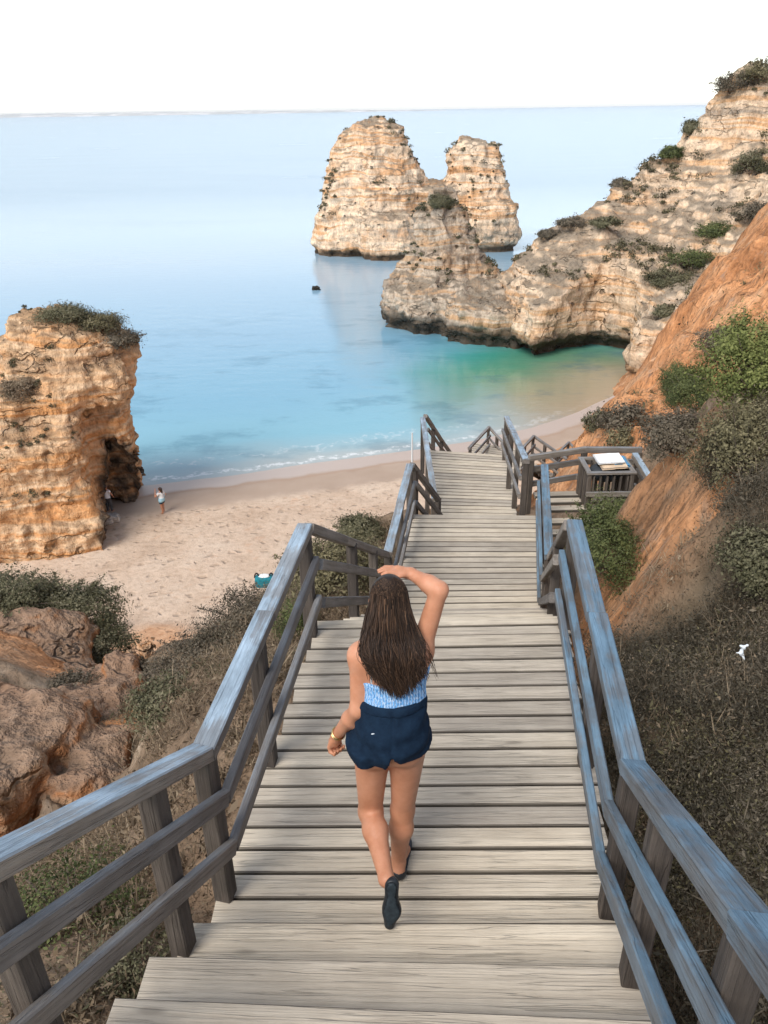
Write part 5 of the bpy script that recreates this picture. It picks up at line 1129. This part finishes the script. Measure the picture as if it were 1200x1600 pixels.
def figure(label, base, H, face, pose, colors):
    """a distant bather: one body mesh with clothing parts"""
    root = empty('person', base, label, 'person'); b = np.array(base, float); s = H/1.7
    c, sn = math.cos(face), math.sin(face)
    def W(x, y, z): return b+s*np.array([x*c-y*sn, x*sn+y*c, z])
    f = Field(b-np.array([.55, .55, .02])*s, b+np.array([.55, .55, 1.8])*s, .02*s)
    hp = [W(-.09, 0, .9), W(.09, 0, .9)]; ft = pose['feet']
    for k in (0, 1):
        kn = W(ft[k][0]*.5+(-.09, .09)[k]*.5, ft[k][1]*.5+.03, .48); an = W(*ft[k], .07); f.cap(hp[k], kn, .085*s, .058*s, .04*s); f.cap(kn, an, .056*s, .036*s, .03*s); f.cap(an, an+(W(0, .16, 0)-W(0, 0, 0))-[0, 0, .03*s], .035*s, .03*s, .02*s)
    f.cap(W(0, 0, .92), W(0, 0, 1.05), .13*s, .12*s, .05*s); f.cap(W(0, 0, 1.05), W(0, 0, 1.32), .12*s, .125*s, .05*s); f.cap(W(-.15, 0, 1.38), W(.15, 0, 1.38), .06*s, .06*s, .05*s)
    f.cap(W(0, 0, 1.38), W(0, .02, 1.52), .055*s, .05*s, .03*s); f.ell(W(0, .03, 1.6), (.085*s, .09*s, .11*s), .02*s); f.ell(W(0, .12, 1.58), (.018*s,)*3, .02*s)
    for k, sg in ((0, -1), (1, 1)):
        e, w0 = pose['arms'][k]; f.cap(W(sg*.19, 0, 1.37), W(*e), .05*s, .04*s, .03*s); f.cap(W(*e), W(*w0), .04*s, .028*s, .02*s)
        d = (W(*w0)-W(*e)); d /= np.linalg.norm(d); f.cap(W(*w0), W(*w0)+d*.07*s, .03*s, .028*s, .02*s)
        for q in range(4): f.cap(W(*w0)+d*.07*s, W(*w0)+d*.15*s+np.array([(q-1.5)*.02*s, 0, .006*q*s]), .013*s, .011*s, 0)
    V, F = f.mesh(); link('body', mesh_np('body', V, F), SKIN, root)
    def cloth(nm, mat, z0, z1, grow, skirt=False):
        g = Field(f.lo, f.lo+f.h*(np.array(f.F.shape)-1), f.h); X, Y, Z = g.ax[0][:, None, None], g.ax[1][None, :, None], g.ax[2][None, None, :]
        n_ = tuple(min(a_, b_) for a_, b_ in zip(g.F.shape, f.F.shape)); base_ = np.ones_like(g.F); base_[:n_[0], :n_[1], :n_[2]] = f.F[:n_[0], :n_[1], :n_[2]]
        R_ = np.hypot(X-b[0], Y-b[1])-.27*s
        g.F = np.maximum(np.maximum(np.maximum(base_-grow*s, b[2]+z0*s-Z), Z-b[2]-z1*s), R_).astype(np.float32); close_box(g.F); V, F = g.mesh(); link(nm, mesh_np(nm, V, F), mat, root)
    for (nm, col, z0, z1, gr) in colors:
        cloth(nm, Mat(nm+'_cloth', .9).done(col), z0, z1, gr)
    g = Field(W(0, 0, 1.3)-.4*s, W(0, 0, 1.75)+.4*s, .02*s); g.ell(W(0, -.01, 1.63), (.10*s, .105*s, .10*s), .02*s)
    if pose.get('long'): g.cap(W(0, -.07, 1.6), W(0, -.10, 1.38), .08*s, .06*s, .03*s)
    V, F = g.mesh(); link('hair', mesh_np('hair', V, F, attrs={'tone': ('POINT', np.full(len(V), .45))}), HAIR, root)
bp = down(256, 802, CZ); bp = np.array([bp[0], bp[1], 0]); 
for _ in range(4):
    bz = float(beach_z(np.array([bp[0]]), np.array([bp[1]]))[0]); q_ = down(256, 802, CZ-bz); bp = np.array([q_[0], q_[1], bz])
figure('distant woman in white top and dark shorts standing on the wet sand', tuple(bp), 1.72, math.radians(60), dict(feet=((-.10, -.05), (.12, .08)), arms=(((-.32, .15, 1.2), (-.12, .3, 1.48)), ((.30, -.05, 1.15), (.26, .1, .95))), long=True),
       (('shorts', (.02, .05, .08), .68, .98, .03), ('top', (.75, .77, .78), .95, 1.42, .028), ('beach_towel', (.35, .58, .68), .80, 1.05, .045)))
cp = down(168, 792, CZ)
for _ in range(4):
    bz = float(beach_z(np.array([cp[0]]), np.array([cp[1]]))[0]); q_ = down(172, 800, CZ-bz-.45); cp = np.array([q_[0], q_[1], bz+.45])
figure('distant man in white T-shirt and dark trousers at the cave mouth', tuple(cp), 1.75, math.radians(-20), dict(feet=((-.12, 0), (.12, .05)), arms=(((-.34, .02, 1.16), (-.30, .18, 1.0)), ((.34, .02, 1.16), (.30, .15, .98)))),
       (('trousers', (.06, .06, .065), .08, .98, .028), ('t_shirt', (.74, .75, .78), .92, 1.42, .03)))
GREYR = rock_material('grey_cave_boulder', cream=(.30, .29, .28), ochre=(.25, .23, .21), pale=(.38, .37, .36), grey=(.16, .15, .14), tide=-9, fr=2, pit=.2, soil=(.3, .29, .28))
small_rock('boulder', (cp[0]+.05, cp[1]-.25, cp[2]-.45), (.75, .6, .62), 'grey boulder under the feet of the man at the cave', GREYR, 8.8, .07)
q_ = down(176, 812, CZ-1.1); small_rock('boulder', (q_[0], q_[1], q_[2]+.1), (.5, .45, .45), 'pale grey boulder in front of the cave mouth', GREYR, 6.8, .06)

# bag on the sand half hidden by the left rail
def beach_bag():
    c = down(414, 915, CZ-2.2); root = empty('beach_bag', c, 'teal beach bag with dark handles on the sand beside the left rail', 'bag')
    f = Field(c-.7, c+.8, .03); X, Y, Z = f.ax[0][:, None, None], f.ax[1][None, :, None], f.ax[2][None, None, :]
    q = np.maximum(np.maximum(np.abs(X-c[0])/(.42+.10*(Z-c[2])), np.abs(Y-c[1])/.26), np.abs(Z-c[2]-.26)/.28)
    e = np.sqrt(((X-c[0])/.5)**2+((Y-c[1])/.33)**2+((Z-c[2]-.26)/.36)**2); f.F = ((.65*q+.4*e-1)*.26).astype(np.float32); close_box(f.F)
    V, F = f.mesh(); M2 = Mat('teal_canvas', .8); link('bag_body', mesh_np('bag_body', V, F), M2.done(M2.ramp(M2.noise(M2.obj(), 8), [(.3, (.01, .12, .16)), (.7, (.02, .22, .27))])), root)
    for s in (-1, 1):
        th = np.linspace(0, math.pi, 14); P = np.stack([c[0]+s*.34+.10*np.cos(th), np.full(14, c[1]), c[2]+.44+.24*np.sin(th)], 1)
        link('handle', tube_mesh([(P, np.full(14, .035))], 'handle', 6), Mat('dark_strap').done((.03, .025, .025)), root)
    f = Field(c-.7, c+.9, .03); f.ell(c+np.array([0, .02, .50]), (.30, .2, .09), 0); V, F = f.mesh(); link('towel', mesh_np('towel', V, F), Mat('white_towel').done((.72, .72, .70)), root)
beach_bag()
# crumpled tissue caught on the scrub
def litter():
    h = on_hill(1147, 1066); c = h+np.array([0, 0, .24]); f = Field(c-.1, c+.12, .006)
    for a, b, r in (((0, 0, 0), (.012, .01, .045), .013), ((.012, .01, .045), (.035, .0, .07), .010), ((.01, .0, .04), (-.02, .01, .065), .009), ((0, 0, 0), (.02, -.015, -.03), .012), ((0, 0, .01), (-.03, .0, .005), .008)):
        f.cap(c+np.array(a), c+np.array(b), r, r*.7, .01, sq=(1, 1, 1))
    P = np.argwhere(np.abs(f.F) < .03); Q = np.stack([f.ax[k][P[:, k]] for k in range(3)], 1); f.F[P[:, 0], P[:, 1], P[:, 2]] += .012*pnoise((Q*60).astype(np.float32)); close_box(f.F)
    V, F = f.mesh(); M2 = Mat('white_tissue', .8); tag(link('paper_tissue', mesh_np('paper_tissue', V, F), M2.done(M2.ramp(M2.noise(M2.obj(), 20), [(.3, (.60, .66, .70)), (.7, (.78, .82, .84))]))), 'crumpled white tissue caught on the dark scrub at the right', 'litter')
litter()
# slim white marker pole left of the far landing
a = at(644, 716, 16.5); pl = tube_mesh([(np.array([a-[0, 0, 1.2], a, a+[0, 0, .62]]), np.array([.022, .022, .018]))], 'marker_pole', 8)
tag(link('marker_pole', pl, Mat('white_pole').done((.7, .7, .68))), 'slim white pole standing left of the far landing', 'pole')

# ================================================================== sea haze
def haze():
    x0, x1, y0, y1, z0, z1 = -19500, 19500, -600, 21000, -15.0, 56.0
    V = np.array([(x, y, z) for z in (z0, z1) for y in (y0, y1) for x in (x0, x1)], float)
    F = np.array([(0, 2, 3, 1), (4, 5, 7, 6), (0, 1, 5, 4), (2, 6, 7, 3), (0, 4, 6, 2), (1, 3, 7, 5)])
    m = bpy.data.materials.new('sea_haze'); m.use_nodes = True; t = m.node_tree; t.nodes.clear()
    o = t.nodes.new('ShaderNodeOutputMaterial'); v = t.nodes.new('ShaderNodeVolumePrincipled'); v.inputs['Density'].default_value = 0.00006
    v.inputs['Color'].default_value = (.9, .94, 1, 1); v.inputs['Anisotropy'].default_value = 0.0
    t.links.new(v.outputs[0], o.inputs['Volume'])
    tag(link('haze', mesh_np('haze', V, F, smooth=False), m), kind='stuff')
haze()

GROUPS = {'shrub': 'shrubs on the slopes and rocks', 'stair_railing': 'railings of the stairs', 'platform_railing': 'railings of the bin platform', 'stair_landing': 'plank landings of the stairs', 'stair_flight': 'flights of steps', 'boulder': 'loose boulders'}
for o in list(COL.objects):
    b = o.name.split('.')[0]
    if o.parent is None and b in GROUPS and not o.get('group'): o['group'] = GROUPS[b]
